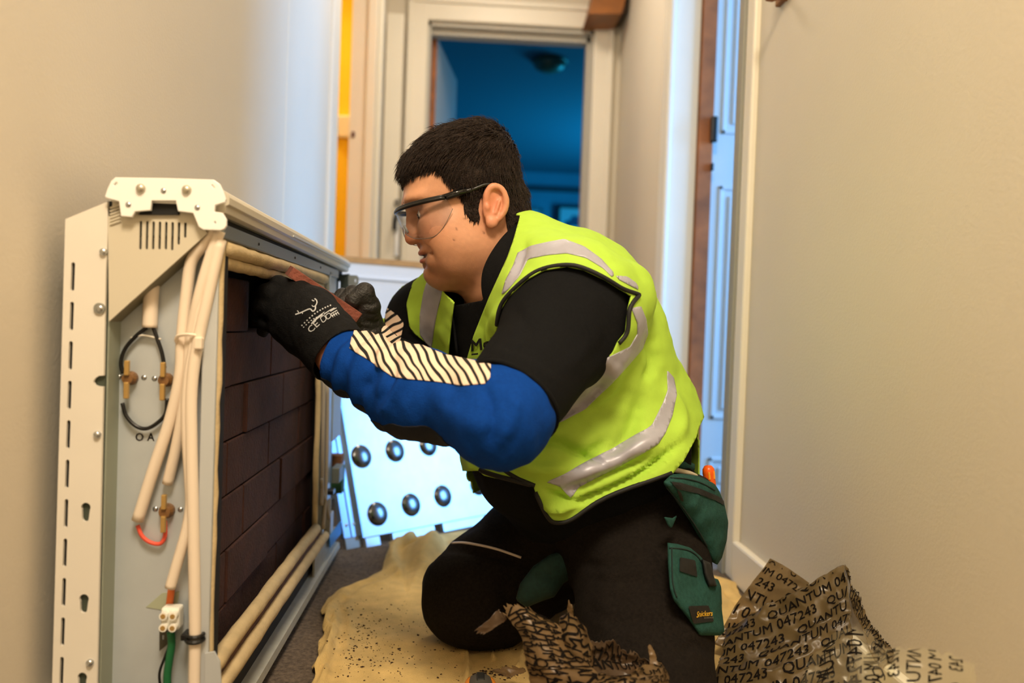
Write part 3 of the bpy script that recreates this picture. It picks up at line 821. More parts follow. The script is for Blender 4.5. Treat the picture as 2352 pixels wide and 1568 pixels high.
# terminal block
p = at(398, 1415, 0.975)
tb = obj('terminal_block', *cat(box(p[0]-.012, p[0]+.010, .966, .984, p[2]-.014, p[2]+.013, .003), *[cyl((p[0]-.006+.011*i, .9665, p[2]-.008+.014*j), (p[0]-.006+.011*i, .958, p[2]-.008+.014*j), .0048, seg=12) for i in (0, 1) for j in (0, 1)]), M('white_nylon', (240, 238, 228), 0.4), ht)
for i in (0, 1):
    for j in (0, 1):
        obj('terminal_screw', *cyl((p[0]-.006+.011*i, .9585, p[2]-.008+.014*j), (p[0]-.006+.011*i, .9575, p[2]-.008+.014*j), .003, seg=10), M('brass_tag', (0, 0, 0)), tb)
obj('earth_bracket', *cat(plateY(S([(366, 1448), (396, 1446), (396, 1470), (366, 1495)], .985), [S([(371, 1458), (377, 1458), (377, 1470), (371, 1470)], .985)], .985, .002)), M('dark_steel', (84, 82, 70), 0.4, 0.6), ht)
wire([(392, 1450), (394, 1480), (388, 1520), (384, 1560), (388, 1620)], 0.0046, M('green_wire', (22, 100, 56), 0.5), 'green_wire', Y=.975)
wire([(390, 1480), (376, 1515), (366, 1550), (372, 1600)], 0.0016, black_m, 'black_wire', Y=.975)
q = at(448, 1468, .962)
obj('cable_clip', *cat(tube([q+np.array([.0095*math.cos(t), .0095*math.sin(t), 0]) for t in np.linspace(0, 6.28, 18)[:-1]], .0028, 6, True), tube([q+np.array([.0095*math.cos(t), .0095*math.sin(t), .006]) for t in np.linspace(0, 6.28, 18)[:-1]], .0022, 6, True), box(q[0]-.018, q[0]-.008, .964, .985, q[2]-.003, q[2]+.004, .001)), black_m, ht)
# green film tag stuck behind the orange wire
obj('green_tag', *plateY(S([(335, 1394), (372, 1362), (412, 1358), (408, 1384), (382, 1402)], .9915), [], .9915, 0.0008), M('olive_film', (170, 176, 150), 0.6), ht)
# stamped marks on the side, all but worn away
mk = M('faint_ink', (150, 146, 146), 0.6)
for body, x in (('□', 310), ('A', 338), ('▲', 360)):
    V, F = text2d('A' if body != '□' else 'O', 0.014, 0.0003)
    if len(V):
        o_ = at(x, 1012, 0.992); V = np.stack([o_[0]+V[:, 0]*0.9, np.full(len(V), 0.9921), o_[2]+V[:, 1]], 1)
        obj('stamped_mark', V, F, mk, ht)
q = at(331, 1000, 1.007)
# lower near corner of the front frame
obj('lower_corner', *plateY(S([(470, 1500), (492, 1496), (505, 1520), (508, 1568), (508, 1640), (470, 1640)], .962), [], .962, .003, .0005), M('post_steel', (0, 0, 0)), ht)

tbx = obj('terminal_box', *box(-0.332, -0.293, 1.926, 1.962, 0.140, 0.232, 0.002), M('brown_card', (104, 66, 36), 0.8), ht)
obj('green_cover', *box(-0.328, -0.290, 1.924, 1.964, 0.140, 0.205, 0.002), M('green_card', (28, 74, 40), 0.6), tbx)
# ------------------------------------------------------------------ the kneeling man
def nz(v): v = np.asarray(v, float); return v/np.linalg.norm(v)
K = {}
def kp(n, px, py, Y): K[n] = at(px, py, Y); return K[n]
skin_tone = (205, 150, 116)
polo_m = M('black_polo', (18, 19, 21), 0.9, var=0.2, vs=300, bump=0.25, bs=700, spec=0.12)
blue_m = M('blue_sleeve', (8, 60, 142), 0.9, var=0.10, vs=200, bump=0.25, bs=600, spec=0.12)
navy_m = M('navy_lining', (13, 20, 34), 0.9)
vest_m = M('hi_vis_yellow', (174, 214, 76), 0.8, spec=0.2, var=0.03, vs=60, bump=0.15, bs=800)
tape_m = M('reflective_tape', (172, 172, 186), 0.42, 0.12, var=0.04, vs=120, spec=0.6)
bind_m = M('black_binding', (16, 17, 18), 0.7)
trou_m = M('black_trousers', (27, 23, 20), 0.92, var=0.3, vs=220, bump=0.35, bs=500, spec=0.12)
green_m = M('green_canvas', (38, 76, 70), 0.85, var=0.2, vs=160, bump=0.3, bs=500, spec=0.15)
glove_m = M('black_glove', (13, 13, 14), 0.8, spec=0.2, var=0.25, vs=300, bump=0.35, bs=500)
glove_palm_m = M('coated_glove', (30, 29, 28), 0.55, var=0.2, vs=120, bump=0.5, bs=260)

LAT = nz([0.54, -0.84, 0.0])           # from right shoulder to left shoulder
spine = [(1375, 1150, 1.37, .170, .140), (1352, 1055, 1.36, .180, .150), (1318, 930, 1.35, .185, .152), (1268, 800, 1.335, .185, .142), (1215, 705, 1.325, .175, .125), (1165, 640, 1.30, .095, .085)]
SP = [at(a, b, c) for a, b, c, _, _ in spine]; SL = [s[3] for s in spine]; SA = [s[4] for s in spine]
LSH = kp('lsh', 1305, 738, 1.125); RSH = kp('rsh', 990, 742, 1.47)
LEL = kp('lel', 1150, 952, 0.985); LWR = kp('lwr', 792, 826, 1.13)
REL = kp('rel', 985, 905, 1.41); RWR = kp('rwr', 852, 795, 1.30)
def d_torso(P):
    """elliptic sections along the spine"""
    best = np.full(len(P), 9.0)
    for i in range(len(SP)-1):
        a, b = SP[i], SP[i+1]; ab = b-a; t = np.clip(((P-a)@ab)/(ab@ab), 0, 1)
        q = P-a-t[:, None]*ab; ax = nz(ab); la = nz(LAT-ax*(LAT@ax)); fw = np.cross(ax, la)
        rl = SL[i]+(SL[i+1]-SL[i])*t; ra = SA[i]+(SA[i+1]-SA[i])*t
        u, v, w_ = q@la, q@fw, q@ax
        k0 = np.sqrt((u/rl)**2+(v/ra)**2+(w_/ra)**2)
        k1 = np.sqrt((u/rl**2)**2+(v/ra**2)**2+(w_/ra**2)**2)
        d = np.where(k1 > 1e-6, k0*(k0-1)/np.maximum(k1, 1e-6), -ra)
        best = smin(best, d, 0.05)
    return best
BLO, BHI = np.array([-0.25, 0.80, 0.0]), np.array([0.55, 1.75, 0.85])
gt = Grid(BLO, BHI, 0.0055)
gt.op(d_torso, BLO, BHI)
gt.sph(at(1332, 728, 1.29), [.094, .105, .112], 0.05)          # shoulder blade
gt.rc(at(1165, 590, 1.285), LSH+np.array([0, .03, .02]), .052, .075, 0.05)
gt.rc(at(1150, 600, 1.30), RSH, .05, .07, 0.05)
gt.sph(RSH, .074, 0.05)
gt.sph(at(1488, 975, 1.38), [.055, .12, .085], 0.07)           # lower back
gt.sph(at(1215, 1040, 1.28), [.09, .12, .10], 0.07)           # belly
TOR = gt.F.copy()
# wrinkle field for cloth
def folds(V, N, lst, persp=True):
    """push the cloth in or out along creases given as lines on the near side"""
    px = pj(V); fc = np.clip(facing(V, N)*2.5, 0, 1); D = np.zeros(len(V))
    for pts, wd, amp in lst:
        pts = catmull(pts, 5); d = np.full(len(V), 1e9); tt = np.zeros(len(V))
        n = len(pts)-1
        for i in range(n):
            a, b = pts[i], pts[i+1]; e = b-a; t = np.clip(((px-a)@e)/max(e@e, 1e-9), 0, 1)
            di = np.linalg.norm(px-a-t[:, None]*e, axis=1); mk = di < d; d[mk] = di[mk]; tt[mk] = (i+t[mk])/n
        D += amp*np.exp(-(d/wd)**2)*np.clip(np.sin(np.pi*np.clip(tt*0.9+0.05, 0, 1))*1.6, 0, 1)
    return V+N*(D*fc)[:, None]

# ---- root: the body itself (head, neck, trunk, arms, legs) is one mesh
PO = np.array([0.30, 1.35, 0.0])
HC = at(1062, 470, 1.285); HTH, HYAW, HROLL = math.radians(13), math.radians(9), 0.0
hs = 1830/1.285
Fw0 = nz([-math.cos(HYAW), -math.sin(HYAW), 0]); HL = nz(np.cross([0, 0, 1.0], Fw0))       # HL: to the man's left (towards camera)
Fw = nz(math.cos(HTH)*Fw0-math.sin(HTH)*np.array([0, 0, 1.0])); Up = nz(np.cross(Fw, HL))
HM = np.stack([Fw, HL, Up])            # rows: local axes
def h2w(p): return HC+np.asarray(p, float)@HM
def w2h(P): return (np.asarray(P, float)-HC)@HM.T
LOFT = np.array([  # z, front, back, half width
 (.117, -.010, -.040, .012), (.111, .018, -.062, .036), (.099, .045, -.077, .055), (.083, .066, -.087, .067), (.060, .083, -.092, .0745), (.035, .0885, -.092, .077), (.016, .0900, -.091, .0765),
 (.002, .0850, -.092, .0755), (-.012, .0800, -.087, .074), (-.03, .0795, -.08, .0735), (-.048, .0775, -.065, .0725), (-.064, .0765, -.052, .0705),
 (-.080, .0725, -.04, .066), (-.094, .0740, -.028, .058), (-.106, .0700, -.012, .046), (-.117, .058, .004, .028), (-.122, .045, .012, .012)])
def d_head(P):
    z = P[:, 2]; f, b, wd = [np.interp(z, LOFT[::-1, 0], LOFT[::-1, i]) for i in (1, 2, 3)]
    c = (f+b)/2+0.004; a = (f-b)/2; n = np.where(P[:, 0] > (f+b)/2, np.interp(z, [-.06, -.02, .02], [1.85, 2.1, 2.25]), 2.25)
    x = (P[:, 0]-(f+b)/2); y = P[:, 1]
    k = (np.abs(x/np.maximum(a, 1e-3))**n+np.abs(y/np.maximum(wd, 1e-3))**n)**(1/n)
    d = (k-1)*np.minimum(a, wd)*0.85
    return np.maximum(d, np.maximum(z-.116, -.1215-z))
gh = Grid([-.135, -.12, -.235], [.125, .125, .145], 0.0024)
HB = (gh.lo, gh.lo+gh.h*gh.n)
gh.op(d_head, *HB)
for _ in range(2):   # soften the loft
    F_ = gh.F; F_[1:-1, 1:-1, 1:-1] = (F_[1:-1, 1:-1, 1:-1]*2+F_[2:, 1:-1, 1:-1]+F_[:-2, 1:-1, 1:-1]+F_[1:-1, 2:, 1:-1]+F_[1:-1, :-2, 1:-1]+F_[1:-1, 1:-1, 2:]+F_[1:-1, 1:-1, :-2])/8
nk = w2h(at(1142, 640, 1.295))
gh.rc((-.034, 0, -.05), nk, .057, .063, 0.02)
gh.rc((-.043, .0, -.02), nk+np.array([-.012, 0, .0]), .048, .057, 0.025)
SCALP = gh.F.copy()
gh.sph((.030, 0, -.112), [.046, .046, .020], 0.022)      # soft under-chin
for s in (1, -1):
    gh.sph((.045, s*.043, -.040), [.032, .030, .030], 0.03)        # cheek
    gh.sph((.020, s*.050, -.082), [.038, .020, .030], 0.03)        # jowl
    gh.sph((.066, s*.028, .018), [.026, .030, .0095], 0.014)       # brow
    gh.sph((.087, s*.030, -.006), [.016, .0175, .0115], 0.012, 's')  # socket
    gh.sph((.0645, s*.031, -.008), [.0125, .0150, .0122], 0.004)   # eyeball with lids
    gh.sph((.0775, s*.031, -.0105), [.004, .0135, .0018], 0.003, 's')  # lid line
    gh.sph((.0655, s*.041, -.022), [.012, .018, .006], 0.01)       # under eye
    gh.sph((.0805, s*.0130, -.0415), [.0108, .0080, .0085], 0.006) # nostril wing
    gh.sph((.0800, s*.0062, -.0475), [.006, .0032, .0035], 0.002, 's')
gh.chain([(.081, 0, .006), (.0845, 0, -.012), (.0880, 0, -.028), (.0905, 0, -.0385)], [.0085, .0075, .0088, .0108], 0.008)
gh.sph((.0845, 0, -.0435), [.009, .0085, .0052], 0.006)
gh.sph((.0765, 0, -.0640), [.0085, .0215, .0062], 0.006)       # upper lip
gh.sph((.0770, 0, -.0775), [.0085, .0195, .0062], 0.006)       # lower lip
gh.sph((.0835, 0, -.0560), [.004, .0035, .0085], 0.005, 's')
gh.sph((.0790, 0, -.0712), [.0125, .0240, .0020], 0.003, 's')  # mouth opening
for s in (1, -1):
    gh.chain_s([(.0790, s*.017, -.0710), (.0735, s*.0290, -.0690), (.0670, s*.0390, -.0645), (.0620, s*.0440, -.0625)], [.0036, .0036, .0034, .0015], 0.004)
    gh.chain_s([(.0810, s*.0190, -.0470), (.0745, s*.0330, -.0540), (.0660, s*.0440, -.0640), (.0610, s*.0480, -.0770)], [.0035, .0042, .0042, .0025], 0.010)
    gh.sph((.0640, s*.0300, -.0830), [.012, .014, .010], 0.015)
gh.sph((.0800, 0, -.0865), [.007, .016, .0045], 0.007, 's')    # dip below lip
gh.sph((.0665, 0, -.1000), [.0150, .020, .0130], 0.012)        # chin
# ears
for s in (1, -1):
    e0 = np.array([-.031, s*.0745, -.018])
    tl = nz([-.22, 0, 1.0]); fr = nz([1.0, s*.25, .22]); ot = nz(np.cross(fr, tl))*1.0
    if ot[1]*s < 0: ot = -ot
    A_ = np.stack([fr, ot, tl])
    def E_(a, b, c): return e0+fr*a+ot*b+tl*c
    gh.ell(E_(-.001, .004, 0), [.0185, .0055, .029], A_, 0.004)
    ring = [E_(.010, .004, .004), E_(.012, .006, .016), E_(.004, .009, .0285), (E_(-.010, .011, .0255)), E_(-.0180, .012, .010), E_(-.0165, .011, -.006), E_(-.009, .009, -.019)]
    ring = catmull(ring, 4); gh.chain(ring, np.interp(np.linspace(0, 6, len(ring)), range(7), [.0038, .0040, .0044, .0046, .0046, .0043, .0045]), 0.003)
    gh.sph(E_(.002, .0065, -.0255), [.0095, .0060, .0095], 0.004)
    gh.ell(E_(.0015, .0115, .002), [.0088, .0055, .0135], A_, 0.003, 's')
    gh.ell(E_(-.006, .0105, .017), [.0065, .0028, .0075], A_, 0.002, 's')
    gh.rc(E_(-.008, .0105, .007), E_(-.002, .0095, -.012), .0028, .0026, 0.002)
    gh.sph(E_(.0105, .0075, -.003), [.0042, .0038, .0058], 0.003)
HV, HF = gh.mesh()
HV = relax(HV, HF, 1)
# skin colour in head coordinates: lips, cheeks, stubble, lids
def lc(c): return lin(c)
def blob(P, c, r): return np.exp(-((((P-np.array(c))/np.array(r))**2).sum(1)))
def mixc(C, col, wt): return C*(1-wt[:, None])+lc(col)*wt[:, None]
Ps = HV.copy(); Ps[:, 1] = np.abs(Ps[:, 1])
C_ = np.tile(lc(skin_tone), (len(HV), 1))
C_ = mixc(C_, (196, 124, 98), 0.5*blob(Ps, (.06, .05, -.036), (.03, .03, .022)))
C_ = mixc(C_, (206, 116, 88), 0.6*blob(Ps, (.096, 0, -.04), (.014, .014, .014)))
C_ = mixc(C_, (214, 124, 96), 0.6*blob(Ps, (-.031, .085, -.018), (.022, .02, .034)))
st = np.clip(1.4*np.exp(-(((Ps[:, 0]-.045)/.05)**2+((Ps[:, 2]+.095)/.030)**2)), 0, 1)*np.clip((Ps[:, 2]*-1-.05)/.02, 0, 1)
C_ = mixc(C_, (150, 104, 76), 0.58*st)
C_ = mixc(C_, (188, 92, 82), 0.75*np.clip(1.6*blob(Ps, (.084, 0, -.0775), (.012, .019, .0052)), 0, 1))
C_ = mixc(C_, (180, 92, 82), 0.6*np.clip(1.6*blob(Ps, (.084, 0, -.0650), (.012, .020, .0040)), 0, 1))
C_ = mixc(C_, (70, 34, 30), 0.9*np.clip(1.8*blob(Ps, (.072, 0, -.0708), (.018, .030, .0024)), 0, 1))
C_ = mixc(C_, (120, 76, 60), 0.5*blob(Ps, (.078, .031, -.006), (.015, .018, .012)))
C_ = mixc(C_, (40, 26, 22), 0.85*np.clip(1.5*blob(Ps, (.0775, .031, -.0112), (.008, .014, .0017)), 0, 1))
for mx_, mz_ in ((.029, -.043), (.0135, -.030), (-.012, -.055), (-.004, -.040), (.036, -.058)):
    C_ = mixc(C_, (110, 66, 48), 0.8*np.clip(2*np.exp(-(((Ps[:, 0]-mx_)/.0013)**2+((Ps[:, 2]-mz_)/.0013)**2)), 0, 1)*(HV[:, 1] > 0))
sn = fbm(HV*220, 2); C_ = C_*(1+0.06*sn)[:, None]
# the rest of the body, slim, under the clothes
gb_ = Grid(BLO-np.array([.25, 0, 0]), BHI, 0.012)
sl_, P_, sh_ = gb_.sub(gb_.lo, gb_.lo+gb_.h*gb_.n)
gb_.F = (d_torso(P_)+0.03).reshape(sh_).astype(np.float32)
gb_.chain([LSH, LEL, LWR], [.05, .04, .034], 0.03); gb_.rc(LWR, at(770, 806, 1.14), .036, .033, .01); gb_.chain([RSH, REL, RWR], [.05, .04, .028], 0.03)
NB = at(1150, 620, 1.30)
gb_.rc(NB, h2w((-.04, 0, -.09)), .060, .058, 0.03)
LHIP, LKN = at(1495, 1185, 1.29), at(1490, 1668, 1.075); RHIP, RKN = at(1335, 1185, 1.47), at(1085, 1368, 1.385)
LFT, RFT = LKN+np.array([.10, .38, -.015]), RKN+np.array([.27, .28, -.02])
gb_.chain([LHIP, LKN], [.085, .055], 0.03); gb_.chain([RHIP, RKN], [.085, .055], 0.03)
gb_.chain([LKN, LFT], [.05, .035], 0.02); gb_.chain([RKN, RFT], [.05, .035], 0.02)
BV, BF = gb_.mesh()
bc = np.tile(lc((206, 140, 104)), (len(BV), 1))
skin_m = M('skin', skin_tone, 0.48, bump=0.12, bs=900, attr='tone')
try:
    sb = skin_m.node_tree.nodes['Principled BSDF']; sb.inputs['Subsurface Weight'].default_value = 0.08; sb.inputs['Subsurface Scale'].default_value = 0.004
except Exception: pass
V, F = cat((h2w(HV), HF.tolist()), (BV, BF.tolist()))
man = obj('person', V, F, skin_m, smooth=True, org=PO, cattr={'tone': np.concatenate([C_, bc])},
          label='man kneeling on dust sheet in yellow hi-vis vest, safety glasses and black work gloves', cat='person')

# eyes behind the glasses
for s in (1, -1):
    c_ = h2w((.0655, s*.031, -.0085))
    e_ = obj('eye', *lathe(c_-Fw*.0122+Up*.0, Fw, [(.0004, 0)]+[(.0122*math.sin(q), .0122-.0122*math.cos(q)) for q in np.linspace(.2, 2.9, 12)]+[(.0004, .0244)], 16), M('eye_white', (214, 206, 198), 0.2), man, True)
    obj('iris', *lathe(c_+Fw*.0108-Up*.003, nz(Fw-Up*.25), [(.0056, 0), (.0052, .001), (.001, .0016)], 14), M('iris_brown', (46, 28, 18), 0.2), e_, True)
# teeth
obj('teeth', *tube([h2w((.0735-.012*(t*t), t*.019, -.0700)) for t in np.linspace(-1, 1, 9)], .0024, 6), M('teeth', (172, 152, 130), 0.3), man, True)

# ---- hair: a cap with depth plus loose strands
hair_m = M('dark_brown_hair', (36, 24, 17), 0.6, var=0.5, vs=180, bump=0.8, bs=500, spec=0.3)
SV, SF = nets(SCALP, gh.lo, gh.h); SV = relax(SV, SF, 2); SN = normals(SV, SF)
# drawn in side view on the image plane of the head (x forward, z up)
def hl(px, py):
    dx = -(px-1062)/hs; dz = -(py-470)/hs
    r_ = ROL; dx, dz = dx*math.cos(r_)+dz*math.sin(r_), -dx*math.sin(r_)+dz*math.cos(r_)
    return (dx*math.cos(HTH)-dz*math.sin(HTH), dx*math.sin(HTH)+dz*math.cos(HTH))
hpoly = [hl(x, y) for x, y in [(880, 432), (920, 436), (940, 426), (965, 420), (985, 412), (1000, 424), (1016, 444), (1034, 462), (1046, 474), (1050, 490), (1052, 504), (1060, 516), (1070, 522), (1080, 521), (1084, 508), (1079, 490), (1083, 474), (1094, 456), (1112, 442), (1130, 446), (1140, 464), (1143, 490), (1146, 520), (1152, 545), (1175, 552), (1240, 540), (1240, 230), (880, 230)]]
fh = poly_sd(np.stack([SV[:, 0]+0.25*np.maximum(0.045-np.abs(SV[:, 1]), 0)*0, SV[:, 2]], 1), hpoly)
# hair line at the front runs level across the forehead
HVv, HTt, hf = clip(SV, SF, fh, fh[:, None])
HN = normals(HVv, HTt)
thick = 0.0012+0.0075*np.clip(hf[:, 0]/0.03, 0, 1)**0.8
thick += 0.003*np.clip((HVv[:, 2]-.06)/.05, 0, 1)+0.006*np.clip((HVv[:, 0]-.05)/.03, 0, 1)*np.clip((HVv[:, 2]-.05)/.03, 0, 1)
streak = vnoise(np.stack([HVv[:, 0]*70+HVv[:, 2]*30, HVv[:, 1]*190, HVv[:, 2]*45], 1))
thick = thick*(1+0.22*streak+0.15*vnoise(HVv*90))
capV, capF = shell(HVv, HTt, HN, 0.0002, 0)
capV = np.concatenate([HVv+HN*thick[:, None], HVv+HN*0.0003])
hair = obj('hair', h2w(capV), capF, hair_m, man, True)
def flow(P, N):
    top = np.clip((P[:, 2]-.03)/.08, 0, 1)
    d = np.stack([0.25+0.75*top, np.zeros(len(P)), -1.1+1.0*top], 1)
    d[:, 1] = np.sign(P[:, 1])*0.15*top
    d += 0.28*np.stack([vnoise(P*60+3), vnoise(P*60+11), vnoise(P*60+29)], 1)
    d -= N*(d*N).sum(1, keepdims=True)
    return d/np.maximum(np.linalg.norm(d, axis=1, keepdims=True), 1e-6)
ns = 11000
ti = rng.integers(0, len(HTt), ns); bw = rng.dirichlet((1, 1, 1), ns)
P0 = (HVv[HTt[ti]]*bw[:, :, None]).sum(1); N0 = nz_ = (HN[HTt[ti]]*bw[:, :, None]).sum(1); N0 = N0/np.linalg.norm(N0, axis=1, keepdims=True)
t0 = (thick[HTt[ti]]*bw).sum(1); D0 = flow(P0, N0)
edge = np.clip((hf[:, 0][HTt[ti]]*bw).sum(1)/0.02, 0.42, 1)
L0 = rng.uniform(.014, .026, ns)*edge
lift = rng.uniform(.0, .34, ns); lift[rng.random(ns) < .08] += .4
Q = [P0+N0*(t0*0.55)[:, None], P0+N0*(t0+L0*lift*.35)[:, None]+D0*(L0*.5)[:, None], P0+N0*(t0*0.92+L0*lift*.45)[:, None]+D0*L0[:, None]]
X0 = np.cross(D0, N0); wd = rng.uniform(.0004, .0009, ns)[:, None]
sv = np.stack([Q[0]+X0*wd, Q[0]-X0*wd, Q[0]+N0*wd, Q[1]+X0*wd*.8, Q[1]-X0*wd*.8, Q[1]+N0*wd*.8, Q[2]], 1).reshape(-1, 3)
sf = []
for i in range(ns):
    b = 7*i
    for a, c in ((0, 1), (1, 2), (2, 0)): sf += [[b+a, b+c, b+3+c, b+3+a], [b+3+a, b+3+c, b+6]]
obj('hair_strands', h2w(sv), sf, hair_m, hair, kind='stuff')
# eyebrows
for s in (1, -1):
    pth = [h2w((.0915, s*.012, .0165)), h2w((.0885, s*.026, .0200)), h2w((.0770, s*.044, .0185)), h2w((.066, s*.053, .0130))]
    obj('eyebrow', *tube(catmull(pth, 6), np.r_[np.linspace(.0022, .0036, 10), np.linspace(.0036, .0012, 9)], 6), hair_m, man, True)

# ---- safety glasses
gm = M('clear_lens', (235, 240, 245), 0.06)
nt = gm.node_tree; pb = nt.nodes['Principled BSDF']; out = nt.nodes['Material Output']
tr = nt.nodes.new('ShaderNodeBsdfTransparent'); tr.inputs[0].default_value = (0.915, 0.92, 0.935, 1)
gl = nt.nodes.new('ShaderNodeBsdfGlossy'); gl.inputs['Roughness'].default_value = 0.05
lw_ = nt.nodes.new('ShaderNodeLayerWeight'); lw_.inputs[0].default_value = 0.5
pw_ = nt.nodes.new('ShaderNodeMath'); pw_.operation = 'POWER'; pw_.inputs[1].default_value = 4.0; nt.links.new(lw_.outputs['Facing'], pw_.inputs[0])
fr_ = nt.nodes.new('ShaderNodeMath'); fr_.operation = 'MULTIPLY_ADD'; fr_.inputs[1].default_value = 0.30; fr_.inputs[2].default_value = 0.035; nt.links.new(pw_.outputs[0], fr_.inputs[0])
mxs = nt.nodes.new('ShaderNodeMixShader')
nt.links.new(fr_.outputs[0], mxs.inputs[0]); nt.links.new(tr.outputs[0], mxs.inputs[1]); nt.links.new(gl.outputs[0], mxs.inputs[2]); nt.links.new(mxs.outputs[0], out.inputs[0])
def gcur(s, up=0.0):
    """wrap curve, s in -1..1"""
    a_ = s*1.42
    return np.array([.020+.087*math.cos(a_)**0.9 if math.cos(a_) > 0 else .02, .0825*math.sin(a_), up])
SS = np.linspace(-1, 1, 41)
GT = .0045
gv, gf = [], []
for i, s in enumerate(SS):
    b_ = -.020-.0285*np.clip(math.sin(min(abs(s)/.66, 1.0)*math.pi/2), 0, 1)**.8+.036*np.clip((abs(s)-.66)/.34, 0, 1)**2
    for k in range(7):
        t = k/6; c_ = gcur(s, GT+(b_-GT)*t); c_[0] -= .006*t; gv.append(h2w(c_))
for i in range(40):
    for k in range(6): gf.append([i*7+k, i*7+k+1, i*7+k+8, i*7+k+7])
gv = np.array(gv); gl_n = normals(gv, np.array(gf))
gV, gF = shell(gv, np.array(gf), gl_n, -.0008, .0008)
gls = obj('safety_glasses', *cat(*[tube([h2w(gcur(s, GT+.001)) for s in np.linspace(-.98, .98, 33)], .0030, 8), tube([h2w(gcur(s, GT+.004)*np.array([.985, .985, 1])) for s in np.linspace(-.98, .98, 33)], .0022, 8)]), black_m, man, True)
obj('lens', gV, gF, gm, gls, True)
for s in (1, -1):
    p_ = [h2w((.036, s*.0785, GT+.001)), h2w((.020, s*.0815, GT+.003)), h2w((-.005, s*.0845, GT+.006)), h2w((-.030, s*.0830, GT+.010)), h2w((-.046, s*.080, .004)), h2w((-.058, s*.077, -.014))]
    obj('temple', *tube(catmull(p_, 6), np.r_[np.linspace(.0044, .0042, 12), np.linspace(.0028, .0018, 19)], 8), black_m, gls, True)
    obj('hinge_cover', *tube([h2w((.040, s*.0775, GT+.002)), h2w((.004, s*.0845, GT+.0065))], .0048, 8), M('gloss_black', (8, 8, 9), 0.12), gls, True)
obj('lens_rim', *tube(np.array([gv[i*7+6] for i in range(41)]), .0005, 6), M('lens_edge', (112, 104, 98), .2), gls, True)
obj('nose_pad', *tube([h2w((.0985, .006, -.018)), h2w((.0955, .010, -.030))], .0022, 8), M('clear_pad', (190, 196, 200), .3), gls, True)

# ---- shirt: black polo with short sleeve
gs = Grid(BLO, BHI, 0.0055); gs.F = TOR.copy()
gs.sph(LSH, [.087, .087, .090], 0.05)
UA = LSH+(LEL-LSH)*0.86
gs.rc(LSH, UA, .078, .066, 0.03)
RUA = RSH+(REL-RSH)*.8
gs.rc(RSH, RUA, .066, .058, 0.03)
SHIRT = gs.F.copy()
shV, shF = gs.mesh(); shV = relax(shV, shF, 1); shN = normals(shV, shF)
shV = shV+shN*(0.0016*fbm(shV*np.array([26, 26, 14.]), 2))[:, None]
shV = folds(shV, shN, [([(1100, 830), (1180, 850), (1260, 905)], 6, -.003), ([(1120, 800), (1210, 830), (1290, 880)], 9, .002), ([(1170, 700), (1220, 760), (1215, 820)], 16, -.003), ([(1330, 720), (1350, 790), (1300, 850)], 14, .0025), ([(1380, 690), (1400, 760), (1360, 840)], 14, -.003)])
axis = nz(UA-LSH)
# sleeve end: cut across the arm; neck hole
fsl = np.minimum(0.012-((shV-UA)@axis), 1.0)
near_arm = np.linalg.norm(np.cross(shV-LSH, axis), axis=1) < .10
f1 = np.where(near_arm & ((shV-LSH)@axis > 0.05), fsl, 1.0)
raxis = nz(RUA-RSH); near_r = (np.linalg.norm(np.cross(shV-RSH, raxis), axis=1) < .085) & ((shV-RSH)@raxis > .06)
f1 = np.where(near_r, 0.012-((shV-RUA)@raxis), f1)
cV, cT = clip(shV, shF, f1)
cN = normals(cV, cT)
NA, NBt = h2w((-.04, 0, -.075)), at(1150, 640, 1.295); nax = nz(NA-NBt)
nfw = nz(np.array([-.84, -.54, 0])-nax*(np.array([-.84, -.54, 0])@nax))
cf = np.linalg.norm(np.cross(cV-(NBt+nfw*.030), nax), axis=1)-.078
cf = np.maximum(cf, -.030-(cV-NBt)@nax)
cV, cT = big_parts(*clip(cV, cT, cf)); cq_ = pj(cV); cV, cT = clip(cV, cT, np.maximum(1588-cq_[:, 0], 985-cq_[:, 1])); cN = normals(cV, cT)
V, F = shell(cV, cT, cN, -.003, 0.0)
shirt = obj('polo_shirt', V, F, polo_m, man, True)
# sleeve hem
ring = []
hu = nz(np.cross(axis, [0, 0, 1.0])); hv = np.cross(axis, hu)
st_ = bvh(cV, cT)
for q in np.linspace(0, 2*math.pi, 40, endpoint=False):
    d = math.cos(q)*hu+math.sin(q)*hv
    r_ = st_.ray_cast(Vector(UA+axis*.002+d*.2), Vector(-d))
    if r_[0] is not None: ring.append(np.array(r_[0]))
if len(ring) > 8: obj('sleeve_hem', *tube(np.array(ring)+axis*.004, .0032, 6, True), polo_m, shirt, True)
# collar: standing band around the neck, open at the throat
colv, colf = [], []
cu_ = nz(np.cross(nax, LAT)); cl_ = np.cross(nax, cu_)
CA = np.linspace(-2.65, 2.65, 60)
fwd_ = cu_ if cu_[0] < 0 else -cu_
back_ = -fwd_; lat_ = np.cross(nax, back_)
for a_ in CA:
    d = math.cos(a_)*back_+math.sin(a_)*lat_
    opn = np.clip((abs(a_)-.75)/1.7, 0, 1)
    for k in range(6):
        t = k/5
        r_ = .0705+.006*t+.010*opn*(1-t)
        h_ = -.040+.068*t-.070*opn+(.014 if abs(a_) < 1 else 0)*t
        colv.append(NBt+nax*h_+d*r_+fwd_*.012*opn)
for i in range(59):
    for k in range(5): colf.append([i*6+k, i*6+k+1, i*6+k+7, i*6+k+6])
colv = np.array(colv); V, F = shell(colv, np.array(colf), normals(colv, np.array(colf)), -.002, .002)
obj('collar', V, F, polo_m, shirt, True)

